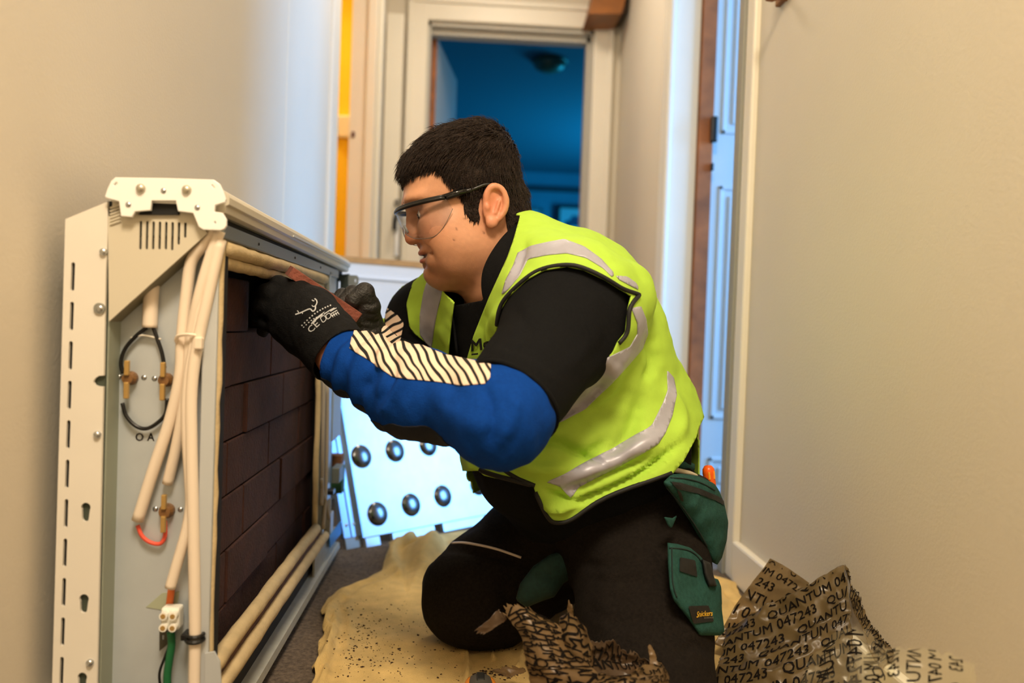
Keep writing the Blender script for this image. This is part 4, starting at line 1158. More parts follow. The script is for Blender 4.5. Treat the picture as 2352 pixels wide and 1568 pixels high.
# ---- long blue sleeve on the left arm
ge = Grid([-.30, .80, .30], [.22, 1.40, .68], 0.0038)
MID = (LEL+LWR)/2+np.array([0, 0, -.006])
ge.chain([UA-axis*.03, LEL, MID, LWR], [.053, .0545, .050, .043], 0.035)
ge.sph(LEL+np.array([.0, 0, -.005]), .056, .03)
ge.sph(MID+np.array([.03, .03, -.028]), [.08, .05, .035], .05)   # slack cloth hanging below
slV, slF = ge.mesh(); slN = normals(slV, slF)
fa = nz(LWR-LEL); s_al = (slV-LEL)@fa
slV = slV+slN*(0.0030*fbm(np.stack([slV[:, 0]*42, slV[:, 1]*20, slV[:, 2]*22], 1), 2)+0.0032*np.sin(s_al*190+2.5*vnoise(slV*18))*np.clip((s_al-.12)/.1, 0, 1))[:, None]
slV = folds(slV, slN, [([(905, 800), (900, 870), (870, 930)], 14, -0.0075), ([(960, 840), (900, 900), (880, 960)], 15, 0.0060), ([(845, 790), (860, 850), (830, 900)], 12, -0.0060), ([(1000, 890), (1060, 960), (1140, 1000)], 30, 0.0060), ([(1110, 880), (1130, 950), (1120, 1020)], 14, -0.0060), ([(1190, 910), (1180, 960), (1160, 1010)], 14, 0.0045), ([(880, 800), (872, 830), (862, 850)], 9, 0.0060), ([(1020, 860), (1040, 900), (1030, 940)], 20, -0.0045)])
f_ = np.minimum((slV-(UA-axis*.02))@nz(LEL-UA)*1.0, 1) ; f_ = np.where(s_al < .03, f_, 1.0)
f_ = np.minimum(f_, .002-((slV-LWR)@nz(LWR-MID)))
slV, slT = clip(slV, slF, f_); slN = normals(slV, slT)
spx = pj(slV)
spoly = [(802, 800), (815, 750), (850, 740), (900, 760), (960, 790), (1020, 815), (1070, 825), (1128, 838), (1126, 868), (1114, 882), (1062, 886), (1002, 877), (942, 871), (902, 866), (868, 842), (838, 822)]
fp = np.minimum(poly_sd(spx, spoly), (facing(slV, slN)+.55)*60)
V, F = shell(slV, slT, slN, -.002, 0.0)
sleeve = obj('blue_sleeve', V, F, blue_m, man, True)
pV, pT, pN = clip(slV, slT, fp, slN)
V, F = shell(pV, pT, pN, 0.0002, 0.0016)
ppx = pj(V)
wob = (5+6*np.clip((900-ppx[:, 0])/60, 0, 1))*vnoise(np.stack([ppx[:, 0]/34, ppx[:, 1]/26, ppx[:, 0]*0], 1))
tco = (ppx[:, 0]-0.58*ppx[:, 1]+wob)/20.5
strip_m = M('striped_cuff_panel', (238, 214, 192), 0.85)
nt = strip_m.node_tree; at_ = nt.nodes.new('ShaderNodeAttribute'); at_.attribute_name = 'stripe'
f1_ = nt.nodes.new('ShaderNodeMath'); f1_.operation = 'FRACT'; g_ = nt.nodes.new('ShaderNodeMath'); g_.operation = 'GREATER_THAN'; g_.inputs[1].default_value = 0.64
mc = nt.nodes.new('ShaderNodeMix'); mc.data_type = 'RGBA'; mc.inputs['A'].default_value = tuple(lin((238, 214, 192)))+(1,); mc.inputs['B'].default_value = tuple(lin((16, 16, 18)))+(1,)
nt.links.new(at_.outputs['Fac'], f1_.inputs[0]); nt.links.new(f1_.outputs[0], g_.inputs[0]); nt.links.new(g_.outputs[0], mc.inputs['Factor']); nt.links.new(mc.outputs['Result'], nt.nodes['Principled BSDF'].inputs['Base Color'])
obj('striped_panel', V, F, strip_m, sleeve, True, attrs={'stripe': tco})
fpn = poly_sd(spx, [(758, 880), (800, 925), (880, 972), (960, 1005), (1000, 1020), (900, 1010), (880, 1040), (740, 960)])
s_al = (slV-LEL)@fa
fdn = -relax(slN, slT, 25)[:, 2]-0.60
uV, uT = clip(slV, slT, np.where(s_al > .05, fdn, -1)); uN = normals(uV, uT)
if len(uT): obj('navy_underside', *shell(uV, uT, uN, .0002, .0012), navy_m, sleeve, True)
# right arm: sleeve with striped panel, mostly hidden
gr_ = Grid([-.25, 1.15, .30], [.10, 1.62, .70], 0.006)
gr_.chain([RUA-raxis*.03, REL, (REL+RWR)/2, RWR], [.054, .050, .046, .041], .03)
V_, F_ = gr_.mesh(); N_ = normals(V_, F_); V_ = V_+N_*(0.002*fbm(V_*30, 2))[:, None]
rs = obj('dark_sleeve', V_, F_, polo_m, man, True)
Vr, Fr = cat((cV, cT.tolist()), (V_, F_.tolist()))
rtree = bvh(Vr, Fr)
RPOLY = [(880, 700), (914, 724), (928, 742), (922, 772), (908, 805), (893, 838), (870, 840)]
def relax_n(N, T, it=3):
    N = relax(N, T, it); return N/np.linalg.norm(N, axis=1, keepdims=True)
# ---- hi-vis vest
gv_ = Grid(BLO, BHI, 0.0055); gv_.F = TOR.copy()
gv_.sph(LSH+np.array([.006, .012, .008]), [.088, .088, .090], 0.05)
gv_.rc(at(1300, 1120, 1.21), at(1480, 1080, 1.20), .07, .06, .07)
gv_.rc(at(1160, 1085, 1.33), at(1260, 1095, 1.25), .045, .06, .05)
gv_.rc(LSH+np.array([.02, .02, .03]), at(1440, 672, 1.16), .05, .030, .03)      # cap standing off the shoulder
vV, vF = gv_.mesh(iso=0.011); vV = relax(vV, vF, 1); vN = normals(vV, vF)
vV = vV+vN*(0.0042*fbm(vV*np.array([13, 13, 19.]), 3))[:, None]
vV = folds(vV, vN, [([(1180, 1020), (1270, 1010), (1340, 1040), (1390, 1010)], 12.8, -0.0174), ([(1340, 1040), (1360, 1055), (1385, 1060)], 8.0, -0.0125), ([(1290, 1130), (1380, 1095), (1500, 1045)], 10.4, -0.0174), ([(1260, 1130), (1330, 1150), (1460, 1095), (1560, 1020)], 8.0, -0.0198), ([(1310, 1100), (1400, 1060), (1520, 1000)], 17.6, 0.0125),
  ([(1480, 900), (1440, 1000), (1390, 1060)], 17.6, -0.0125), ([(1420, 830), (1380, 900), (1260, 960)], 17.6, 0.0125), ([(1530, 890), (1560, 950), (1560, 1010)], 14.4, 0.0099), ([(1400, 870), (1330, 930), (1220, 990)], 11.2, -0.0149), ([(1190, 1060), (1240, 1080), (1300, 1075)], 14.4, 0.0149), ([(1250, 1160), (1290, 1165), (1340, 1140)], 9.6, 0.0149), ([(1480, 760), (1500, 830), (1480, 880)], 12.8, -0.0099),
  ([(1210, 560), (1195, 600), (1180, 640)], 8.0, -0.0075), ([(1150, 700), (1130, 760), (1140, 800)], 9.6, 0.0099)])
vN = normals(vV, vF); vp = pj(vV); fc = facing(vV, vN)
def c8(pts): return [(880+x/2.0632, 480+y/2.0632) for x, y in pts]
BIG = 1e3
armhole = c8([(545, 555), (556, 480), (590, 420), (680, 335), (760, 290), (870, 272), (950, 288), (1050, 335), (1130, 385), (1175, 410), (1160, 470), (1155, 520), (1148, 585), (1110, 630), (1085, 682), (980, 740), (880, 840), (760, 950), (680, 1045), (560, 1060), (480, 900), (500, 700)])
near = vV@np.array([0, 1.0, 0]) < 1.36
fa_ = np.where(fc > -0.05, -poly_sd(vp, armhole), BIG)
hem = c8([(455, 1240), (480, 1262), (600, 1290), (700, 1312), (718, 1318), (722, 1345), (780, 1472), (832, 1490), (900, 1472), (1050, 1372), (1370, 1255), (1424, 1190), (1480, 1085), (1497, 1030), (1560, 900), (1560, 0), (0, 0), (0, 1240)])
fh_ = np.where(fc > -0.3, poly_sd(vp, hem), np.minimum(BIG, (vV[:, 2]-.27)*1500))
throat = c8([(650, 30), (618, 150), (590, 230), (545, 330), (508, 410), (470, 500), (430, 600), (402, 700), (380, 780), (370, 830), (296, 830), (302, 750), (316, 600), (330, 480), (336, 440), (290, 400), (200, 250), (300, 0)])
fn_ = np.where(fc > -0.25, -poly_sd(vp, throat), BIG)
# neck opening all round, right armhole in 3-D
ncut = np.linalg.norm(np.cross(vV-NBt, nax), axis=1)-.0775
fn_ = np.minimum(fn_, np.maximum(ncut, -.005-(vV-NBt)@nax)*1500)
rcut = (np.linalg.norm(vV-(RSH+np.array([-.045, .02, -.07])), axis=1)-.098)*1500
fr2 = np.where(fc > -.4, poly_sd(vp, c8([(142, 350), (250, 250), (420, 300), (420, 900), (236, 900), (236, 760), (236, 662), (205, 632), (150, 590), (126, 555), (112, 450)])), -1)
isR = (vp[:, 0] < 1010) & (vp[:, 1] < 880)
fr2 = np.where(isR & (fc > -.5), fr2, BIG)
fall = np.minimum(np.minimum(fa_, fh_), np.minimum(fn_, fr2))
fall = np.where((vV[:, 2] < .25), -5, fall)
fall = np.minimum(fall, np.maximum(1606-vp[:, 0], 990-vp[:, 1]))
ex = np.stack([fa_, fh_, fn_, fr2], 1)
wV, wT = big_parts(*clip(vV, vF, fall), frac=.02)
# keep the large pieces only
wN = relax_n(normals(wV, wT), wT)
V, F = shell(wV, wT, wN, -.0012, .0012)
vest = obj('hi_vis_vest', V, F, vest_m, man, True)
vtree = bvh(wV+wN*.0013, wT)
def on_vest(pts, off, n=5):
    P = catmull(pts, n); o = [hit(vtree, x, y, off) for x, y in P]
    return np.array([q for q in o if q is not None])
def smoothp(P, it=2):
    P = P.copy()
    for _ in range(it): P[1:-1] = P[1:-1]*.5+.25*(P[2:]+P[:-2])
    return P
wpx = pj(wV); wfc = facing(wV, wN)
def band(poly, nm='reflective_band', mat=tape_m, t=.0011):
    f_ = np.minimum(poly_sd(wpx, poly), (wfc+.15)*200)
    V_, T_, n_ = clip(wV, wT, f_, wN)
    if not len(T_): return
    n_ = n_/np.linalg.norm(n_, axis=1, keepdims=True)
    obj(nm, *shell(V_, T_, n_, .0008, .0013+t), mat, vest, True)
band(c8([(640, 212), (700, 180), (780, 162), (860, 148), (950, 182), (1030, 240), (1095, 312), (1080, 325), (1045, 288), (960, 235), (870, 214), (780, 222), (690, 240), (650, 320), (600, 380), (565, 412), (585, 340), (620, 268)]))
band(c8([(1098, 318), (1150, 322), (1192, 352), (1215, 390), (1180, 372), (1110, 335)]))
band(c8([(1172, 470), (1200, 540), (1200, 590), (1165, 650), (1085, 690), (985, 732), (890, 835), (760, 940), (668, 1050), (720, 1046), (850, 1008), (960, 945), (1065, 840), (1150, 745), (1225, 660), (1250, 590), (1240, 520), (1215, 460)]))
band(c8([(1340, 762), (1345, 860), (1322, 920), (1272, 1022), (1250, 1042), (1130, 1110), (1000, 1182), (860, 1252), (772, 1290), (835, 1308), (890, 1368), (925, 1318), (1000, 1275), (1120, 1215), (1235, 1150), (1300, 1112), (1335, 1062), (1368, 980), (1388, 880), (1372, 800)]))
band(c8([(212, 345), (290, 345), (278, 420), (262, 480), (245, 570), (232, 662), (205, 632), (176, 590), (178, 500), (195, 400)]))
# black bindings along the edges
def binding(pts, r=.0032, off=.0005):
    P = on_vest(pts, off)
    if len(P) > 3: obj('edge_binding', *tube(smoothp(P, 3), r, 6), bind_m, vest, True)
ins = lambda pts, dx, dy: [(x+dx, y+dy) for x, y in pts]
binding(c8([(540, 550), (551, 478), (585, 415), (676, 328), (757, 282), (870, 264), (952, 280), (1054, 328), (1134, 378), (1190, 398), (1212, 406)]))
binding(c8([(1212, 408), (1185, 440), (1166, 476), (1162, 520), (1155, 588), (1117, 636)]), .0034)
binding(c8([(515, 1183), (600, 1255), (720, 1310)]))
binding(c8([(722, 1340), (783, 1465), (832, 1484), (900, 1467), (1050, 1367), (1368, 1250)]), .0034)
binding(c8([(462, 1236), (520, 1258), (620, 1284), (700, 1305)]), .004)
binding(c8([(340, 455), (334, 500), (320, 600), (306, 745)]), .0026)
binding(c8([(132, 375), (112, 450), (124, 556), (148, 592), (203, 635)]), .0026)
# lettering on the chest
V2, F2 = textpx('McB', c8([(418, 672)])[0], (1.0, -.12), 27, bold=.035)
V2b = np.array(c8([(424, 684), (455, 680), (455, 688), (424, 692)])); 
V, F = decal(vtree, np.concatenate([V2, V2b]), [list(f) for f in F2]+[[len(V2)+i for i in range(4)]], .0022)
if len(F): obj('chest_lettering', V, F, bind_m, vest)
# ---- trousers
gl_ = Grid([-.14, .86, -.01], [.56, 1.90, .46], 0.0062)
gl_.sph(SP[0], [.148, .16, .135], 0.0)
gl_.rc(RHIP, RKN+np.array([.03, .01, .01]), .116, .100, 0.05)
gl_.sph(RKN+np.array([0, 0, -.002]), [.090, .090, .086], 0.03)
gl_.rc(LHIP+np.array([-.018, .01, 0]), LKN, .114, .094, 0.05)
gl_.sph(at(1500, 1172, 1.40), [.066, .10, .088], 0.06)
gl_.sph(at(1440, 1180, 1.46), [.15, .12, .11], 0.06)
gl_.rc(RKN+np.array([.02, .01, -.01]), RFT, .078, .055, 0.03)
gl_.rc(LKN+np.array([.02, .02, -.01]), LFT, .078, .055, 0.03)
gl_.sph(at(1010, 1262, 1.44), [.02, .05, .010], .02, 's')
gl_.op(lambda P: 0.004-P[:, 2], [-.2, .8, -.05], [.6, 1.95, .05], 0.01, 'i')
tV, tF = gl_.mesh(); tV = relax(tV, tF, 1); tN = normals(tV, tF)
tV = tV+tN*(0.0035*fbm(tV*np.array([18, 18, 22.]), 2))[:, None]
tV = folds(tV, tN, [([(1015, 1262), (1060, 1262), (1130, 1275), (1200, 1292)], 9, -.006), ([(1010, 1240), (1080, 1238), (1160, 1255)], 18, .004), ([(1190, 1290), (1160, 1340), (1170, 1390)], 14, -.005), ([(1030, 1400), (1110, 1395), (1190, 1370)], 14, -.004),
  ([(1330, 1290), (1380, 1300), (1440, 1290)], 12, -.005), ([(1350, 1330), (1420, 1335), (1480, 1330)], 12, -.004), ([(1240, 1130), (1200, 1180), (1170, 1250)], 16, -.004), ([(1500, 1190), (1520, 1270), (1530, 1340)], 14, -.004), ([(1400, 1200), (1390, 1300), (1380, 1420)], 22, .003), ([(1560, 1500), (1600, 1480), (1640, 1500)], 12, -.005), ([(1360, 1400), (1420, 1430), (1500, 1420)], 15, -.004)])
tV[:, 2] = np.maximum(tV[:, 2], .0125)
tN = normals(tV, tF)
trou = obj('work_trousers', tV, tF, trou_m, man, True)
ttree = bvh(tV, tF)
def c7(pts): return [(940+x/2.97, 1040+y/2.97) for x, y in pts]
def c3(pts): return [(1500+x/2.347, 900+y/2.347) for x, y in pts]
P = np.array([q for q in (hit(ttree, x, y, .0008) for x, y in catmull(c7([(218, 668), (232, 640), (262, 622), (350, 612), (450, 624), (600, 656), (765, 712)]), 5)) if q is not None])
obj('reflective_piping', *tube(smoothp(P, 2), .0022, 6), M('pale_piping', (214, 200, 190), 0.4), trou, True)
def pillow(poly, Yfn, T, h=6.0, edge=22.0, back=.012, wob=.002):
    """padded piece of cloth with a drawn outline (pixels at real depth), bulging to the front"""
    poly = np.array(poly, float)
    lo, hi = poly.min(0)-h, poly.max(0)+h
    xs, ys = np.arange(lo[0], hi[0], h), np.arange(lo[1], hi[1], h)
    X, Y = np.meshgrid(xs, ys, indexing='ij'); P = np.stack([X.ravel(), Y.ravel()], 1)
    n1, n2 = X.shape; idx = np.arange(n1*n2).reshape(n1, n2)
    Q = np.stack([idx[:-1, :-1], idx[1:, :-1], idx[1:, 1:], idx[:-1, 1:]], -1).reshape(-1, 4)
    sd = poly_sd(P, poly)
    V3 = np.concatenate([P, np.zeros((len(P), 1))], 1)
    V3, T3, e = clip(V3, Q, sd, sd[:, None]); d = np.clip(e[:, 0], 0, None)
    th = T*np.sqrt(np.clip(1-(1-np.minimum(d/edge, 1))**2, 0, 1))
    W = np.array([at(p[0], p[1], Yfn(p[0], p[1])) for p in V3])
    dirs = (W-CAM)/np.linalg.norm(W-CAM, axis=1, keepdims=True)
    th = th*(1+.18*fbm(W*40, 2))+wob*fbm(W*30+5, 2)
    Nn = -dirs
    return shell(W, T3[:, ::-1] if np.cross(V3[T3[0, 1]]-V3[T3[0, 0]], V3[T3[0, 2]]-V3[T3[0, 0]])[2] > 0 else T3, Nn, -back, th)
YP = lambda x, y: 1.128+(x-1540)/130*.11+(y-1150)*.0000
YL = lambda x, y: 1.062+(x-1535)/130*.115-(y-1350)*.00038
pu = c3([(52, 488), (100, 442), (160, 440), (245, 452), (330, 492), (356, 530), (384, 600), (406, 700), (398, 800), (372, 892), (346, 932), (316, 915), (272, 830), (200, 700), (110, 565)])
V, F = pillow(pu, YP, .034, edge=45); pouch = obj('holster_pocket', V, F, green_m, trou, True)
pt = bvh(V, F)
V, F = pillow(c3([(78, 812), (130, 818), (200, 838), (260, 888), (330, 1010), (366, 1052), (372, 1180), (386, 1290), (362, 1312), (250, 1312), (190, 1222), (110, 1122), (90, 1060), (80, 930)]), YL, .018, edge=24)
low = obj('holster_pocket', V, F, green_m, trou, True); lt = bvh(V, F)
V, F = pillow(c3([(130, 372), (170, 362), (200, 380), (228, 385), (224, 425), (130, 418)]), lambda x, y: 1.21+(x-1555)*.0008, .012, edge=14); obj('waist_flap', V, F, green_m, trou, True)
V, F = pillow(c3([(104, 432), (112, 404), (200, 425), (250, 448), (236, 456)]), lambda x, y: 1.175+(x-1545)*.0008, .006, edge=8, h=4); obj('belt_edge', V, F, M('cream_webbing', (206, 196, 170), .8), trou, True)
V, F = pillow(c3([(240, 440), (300, 468), (330, 480), (330, 520), (280, 505), (250, 470)]), lambda x, y: 1.225+(x-1605)*.0008, .010, edge=10, h=4); obj('pocket_mouth', V, F, bind_m, trou, True)
def proj_poly(tree, poly, off, h=3.5, t=.0012):
    poly = np.array(poly, float); lo, hi = poly.min(0)-h, poly.max(0)+h
    X, Y = np.meshgrid(np.arange(lo[0], hi[0]+h, h), np.arange(lo[1], hi[1]+h, h), indexing='ij'); n1, n2 = X.shape
    P = np.stack([X.ravel(), Y.ravel(), 0*X.ravel()], 1); idx = np.arange(n1*n2).reshape(n1, n2)
    Q = np.stack([idx[:-1, :-1], idx[:-1, 1:], idx[1:, 1:], idx[1:, :-1]], -1).reshape(-1, 4)
    V3, T3 = clip(P, Q, poly_sd(P[:, :2], poly))
    V, F = decal(tree, V3[:, :2], T3.tolist(), off)
    if not len(F): return None
    n = V-CAM; n = -n/np.linalg.norm(n, axis=1, keepdims=True)
    return shell(V, np.array(F), n, -.0005, t)
def patch(nm, tree, poly, mat, parent, off=.001, t=.0012):
    r_ = proj_poly(tree, poly, off, t=t)
    if r_: return obj(nm, *r_, mat, parent)
patch('black_band', pt, c3([(92, 482), (150, 490), (250, 520), (345, 560), (378, 580), (382, 612), (330, 582), (240, 548), (130, 522)]), bind_m, pouch)
patch('seam_flap', pt, c3([(125, 522), (150, 540), (165, 590), (150, 585)]), bind_m, pouch)
patch('hook_patch', lt, c3([(142, 890), (225, 908), (236, 996), (140, 965)]), bind_m, low, t=.002)
lb = patch('woven_label', lt, c3([(186, 1154), (296, 1150), (324, 1236), (216, 1248)]), M('label_black', (18, 16, 14), .7), low, .0012, .0014)
V2, F2 = textpx('Snickers', c3([(219, 1213)])[0], (1.0, -.05), 13, bold=.012, shear=.25, aspect=.60)
V, F = decal(lt, V2, F2, .0042)
if len(F): obj('label_lettering', V, F, M('label_yellow', (226, 178, 36), .7), low)
V2, F2 = textpx('WORKWEAR', c3([(262, 1224)])[0], (1.0, -.05), 3.2, bold=.01, aspect=.8)
V, F = decal(lt, V2, F2, .0042)
if len(F): obj('label_lettering', V, F, M('label_grey', (120, 112, 90), .7), low)
def line_on(tree, pts, r, mat, nm, par, off=.001):
    P = np.array([q for q in (hit(tree, x, y, off) for x, y in catmull(pts, 5)) if q is not None])
    if len(P) > 3: return obj(nm, *tube(smoothp(P, 2), r, 6), mat, par, True)
stitch_m = M('dark_stitch', (12, 34, 32), .9)
line_on(lt, c3([(92, 842), (180, 852), (240, 890), (300, 985)]), .0011, stitch_m, 'stitching', low)
line_on(lt, c3([(98, 840), (100, 940), (108, 1050), (125, 1105)]), .0011, stitch_m, 'stitching', low)
line_on(pt, c3([(95, 465), (180, 470), (260, 492), (330, 530)]), .0011, stitch_m, 'stitching', pouch)
line_on(pt, c3([(75, 510), (150, 605), (230, 720), (290, 830)]), .0012, stitch_m, 'stitching', pouch)
V, F = pillow(c3([(262, 900), (310, 920), (330, 1000), (345, 1045), (300, 1050), (275, 980)]), lambda x, y: 1.135+(x-1620)*.0006-(y-1300)*.0003, .012, edge=10, h=4); obj('hanging_strap', V, F, bind_m, trou, True)
V, F = pillow(c3([(322, 1000), (352, 1010), (368, 1052), (372, 1150), (345, 1130), (330, 1060)]), lambda x, y: 1.20+(x-1640)*.0006, .012, edge=10, h=4); obj('inner_pocket', V, F, green_m, trou, True)
V, F = pillow(c3([(58, 672), (105, 680), (135, 655), (120, 690), (100, 735), (80, 720)]), lambda x, y: 1.118+(x-1540)*.0008, .004, edge=8, h=4); obj('pocket_lining', V, F, green_m, trou, True)
V, F = pillow(c7([(725, 1000), (755, 890), (845, 772), (960, 692), (1090, 652), (1230, 680), (1230, 850), (1110, 850), (1050, 892), (990, 982), (900, 1012), (798, 1055)]), lambda x, y: 1.235+(x-1190)*.0002, .018, edge=30); obj('hanging_pocket', V, F, M('dark_green_canvas', (22, 54, 50), .85, var=.2, vs=160), trou, True)

r_ = proj_poly(rtree, RPOLY, .0008, h=4, t=.0018)
if r_:
    q_ = pj(r_[0]); obj('striped_panel', r_[0], r_[1], strip_m, rs, attrs={'stripe': (q_[:, 1]+.6*q_[:, 0]+4*vnoise(np.stack([q_[:, 0]/20, q_[:, 1]/20, q_[:, 0]*0], 1)))/19.0})
# ---- gloves
def glove(name, build, lo, hi, mat, h=.0027):
    g = Grid(lo, hi, h); build(g)
    V, F = g.mesh(); V = relax(V, F, 1); N = normals(V, F)
    V = V+N*(.0007*fbm(V*110, 2))[:, None]
    return V, F
def A(px, py, Y): return at(px, py, Y)
def left_hand(g):
    Wr = A(782, 815, 1.135)
    g.rc(A(776, 812, 1.136), Wr, .0365, .0345, .02)
    g.rc(Wr, A(728, 700, 1.195), .032, .026, .03)
    g.rc(Wr, A(690, 775, 1.185), .033, .027, .03)
    g.rc(A(745, 760, 1.155), A(680, 725, 1.19), .032, .028, .03)
    mcp = [A(690, 672, 1.205), A(662, 695, 1.192), A(645, 722, 1.190), A(648, 756, 1.195)]
    pip = [A(640, 652, 1.215), A(612, 672, 1.208), A(600, 703, 1.208), A(610, 742, 1.212)]
    tip = [A(618, 668, 1.245), A(594, 688, 1.240), A(590, 722, 1.238), A(604, 760, 1.236)]
    for i in range(4):
        r = [.0125, .013, .0125, .0112][i]
        g.rc(A(728, 735, 1.175), mcp[i], .022, r+.004, .018)
        g.rc(mcp[i], pip[i], r+.0025, r, .006); g.rc(pip[i], tip[i], r, r*.86, .006)
        g.sph(mcp[i]+np.array([0, -.004, .002]), r+.003, .008)
    g.rc(A(765, 770, 1.16), A(735, 690, 1.235), .022, .0165, .02); g.rc(A(735, 690, 1.235), A(705, 668, 1.262), .0155, .0125, .006)
lo = np.array([-.37, 1.05, .46]); hi = np.array([-.12, 1.32, .67])
V, F = glove('g', left_hand, lo, hi, glove_m); N = normals(V, F)
V = folds(V, N, [([(770, 745), (740, 770), (700, 800)], 8, -.002), ([(800, 770), (775, 800), (755, 835)], 7, -.003), ([(720, 690), (690, 720), (680, 760)], 9, -.0015), ([(785, 765), (760, 792), (742, 825)], 7, .002)])
wc_ = at(783, 818, 1.136); wd_ = nz(at(690, 725, 1.19)-at(800, 838, 1.128))
V, F = clip(V, F, (V-wc_)@wd_); N = normals(V, F)
lg = obj('glove', *shell(V, F, N, -.002, 0), glove_m, man, True, label='left glove, printed with white marks')
gtree = bvh(V, F)
pr_m = M('white_print', (176, 178, 180), .7)
def c4(pts): return [(480+x/3.733, 480+y/3.733) for x, y in pts]
def stroke(pts, wd=1.5):
    P = np.array(catmull(c4(pts), 4)); T = np.gradient(P, axis=0); T /= np.linalg.norm(T, axis=1, keepdims=True); n = np.stack([-T[:, 1], T[:, 0]], 1)*wd
    L = np.concatenate([P+n, P-n]); k = len(P)
    return L, [[i, i+1, i+1+k, i+k] for i in range(k-1)]
def cat2(parts):
    Vs, Fs, n = [], [], 0
    for V, F in parts: Vs.append(V); Fs += [[i+n for i in f] for f in F]; n += len(V)
    return np.concatenate(Vs), Fs
parts = [stroke([(742, 905), (770, 896), (800, 885), (850, 862), (872, 858)], 1.5), stroke([(772, 900), (768, 880), (758, 872)], 1.1), stroke([(872, 858), (892, 878), (912, 862), (914, 832)], 1.6),
         stroke([(914, 832), (926, 806), (922, 784), (905, 770)], 1.4), stroke([(914, 832), (895, 838), (884, 826)], 1.1), stroke([(905, 790), (892, 788), (884, 780)], 1.1), stroke([(800, 885), (806, 900)], 1.0)]
V, F = decal(gtree, *cat2(parts), .0007); obj('antler_emblem', V, F, pr_m, lg)
parts = []
for k in range(12):
    t = k/11; x, y = 800+240*t, 1000-170*t-22*math.sin(math.pi*t)
    parts.append(stroke([(x-5, y), (x+1, y-2), (x+6, y-4)], 1.6))
for k in range(8):
    t = k/7; x, y = 815+150*t, 1015-100*t-14*math.sin(math.pi*t)
    parts.append(stroke([(x-5, y), (x+1, y-2), (x+6, y-4)], 1.2))
parts += [stroke([(880, 985), (930, 938), (975, 905)], 1.6), stroke([(985, 905), (1030, 875), (1075, 850)], 1.1), stroke([(890, 968), (935, 925), (990, 885)], .8)]
V, F = decal(gtree, *cat2(parts), .0007); obj('printed_lines', V, F, pr_m, lg)
V2, F2 = textpx('CE', c4([(872, 1068)])[0], (70, -66), 14, bold=.005, aspect=1.25); V, F = decal(gtree, V2, F2, .0007); obj('printed_mark', V, F, pr_m, lg)
parts = [stroke([(955, 935), (985, 915), (1005, 945), (978, 972), (955, 935)], .8), stroke([(1000, 915), (1030, 895), (1045, 922), (1018, 945), (1000, 915)], .8)]
for k in range(3): parts.append(stroke([(1040+6*k, 880+20*k), (1070+6*k, 862+20*k), (1092+6*k, 850+20*k)], 1.0))
for k in range(4): parts.append(stroke([(1048+17*k, 905-8*k), (1056+17*k, 918-8*k), (1064+17*k, 930-8*k)], .8))
V, F = decal(gtree, *cat2(parts), .0007); obj('printed_mark', V, F, pr_m, lg)

def right_hand(g):
    A = lambda x, y, Y: at(x-12, y, Y)
    Wr = A(852, 795, 1.30)
    g.rc(A(868, 830, 1.315), Wr, .033, .032, .02)
    g.rc(Wr, A(842, 725, 1.285), .031, .027, .03); g.rc(Wr, A(818, 735, 1.315), .031, .026, .03)
    mcp = [A(858, 705, 1.262), A(836, 705, 1.285), A(815, 706, 1.31), A(795, 712, 1.333)]
    pip = [A(850, 671, 1.252), A(822, 674, 1.280), A(799, 680, 1.310), A(773, 688, 1.335)]
    tip = [A(822, 690, 1.245), A(800, 694, 1.272), A(780, 698, 1.30), A(760, 702, 1.325)]
    for i in range(4):
        r = [.0150, .0135, .0128, .0115][i]
        g.rc(A(842, 750, 1.295), mcp[i], .024, r+.004, .015)
        g.rc(mcp[i], pip[i], r+.003, r, .005); g.rc(pip[i], tip[i], r, r*.85, .004)
    g.rc(A(850, 770, 1.285), A(818, 738, 1.258), .022, .016, .015); g.rc(A(818, 738, 1.258), A(800, 722, 1.242), .0155, .0125, .006)
V, F = glove('g', right_hand, [-.27, 1.18, .47], [-.08, 1.40, .67], glove_palm_m); N = normals(V, F)
V = folds(V, N, [([(870, 690), (855, 700), (835, 698)], 4, -.0018), ([(872, 715), (855, 722), (838, 718)], 4, -.0018), ([(872, 732), (855, 740), (836, 736)], 4, -.0018), ([(870, 750), (850, 757), (830, 752)], 5, -.002)])
obj('glove', V, F, glove_palm_m, man, True, label='right glove, coated dark grey palm')

# ---- the brick between his hands
ua = nz(A(812, 714, 1.245)-A(682, 626, 1.215)); cc = (A(812, 714, 1.245)+A(682, 626, 1.215))/2
wv = nz(cc-CAM); wv = nz(wv-ua*(wv@ua)); va = np.cross(ua, wv); va = va if va[2] < 0 else -va
L2 = np.linalg.norm(A(812, 714, 1.245)-A(682, 626, 1.215))/2+.010
bm = bmesh.new(); bmesh.ops.create_cube(bm, size=1); bmesh.ops.bevel(bm, geom=bm.edges[:], offset=.0, segments=1, affect='EDGES') if False else None
V0 = np.array([v.co[:] for v in bm.verts]); F0 = [[v.index for v in f.verts] for f in bm.faces]; bm.free()
V0, F0 = box(-.5, .5, -.5, .5, -.5, .5, .03)
Vb = cc+V0[:, :1]*2*L2*ua+(V0[:, 1:2]*.016+.004)*va*1.0+(V0[:, 2:3]*.070+.012)*wv
hb = obj('brick', Vb, F0, M('red_heater_brick', (128, 72, 58), .9, var=.3, vs=40, bump=.5, bs=200))
props(hb, 'reddish heater brick held between the two black gloves', 'brick')

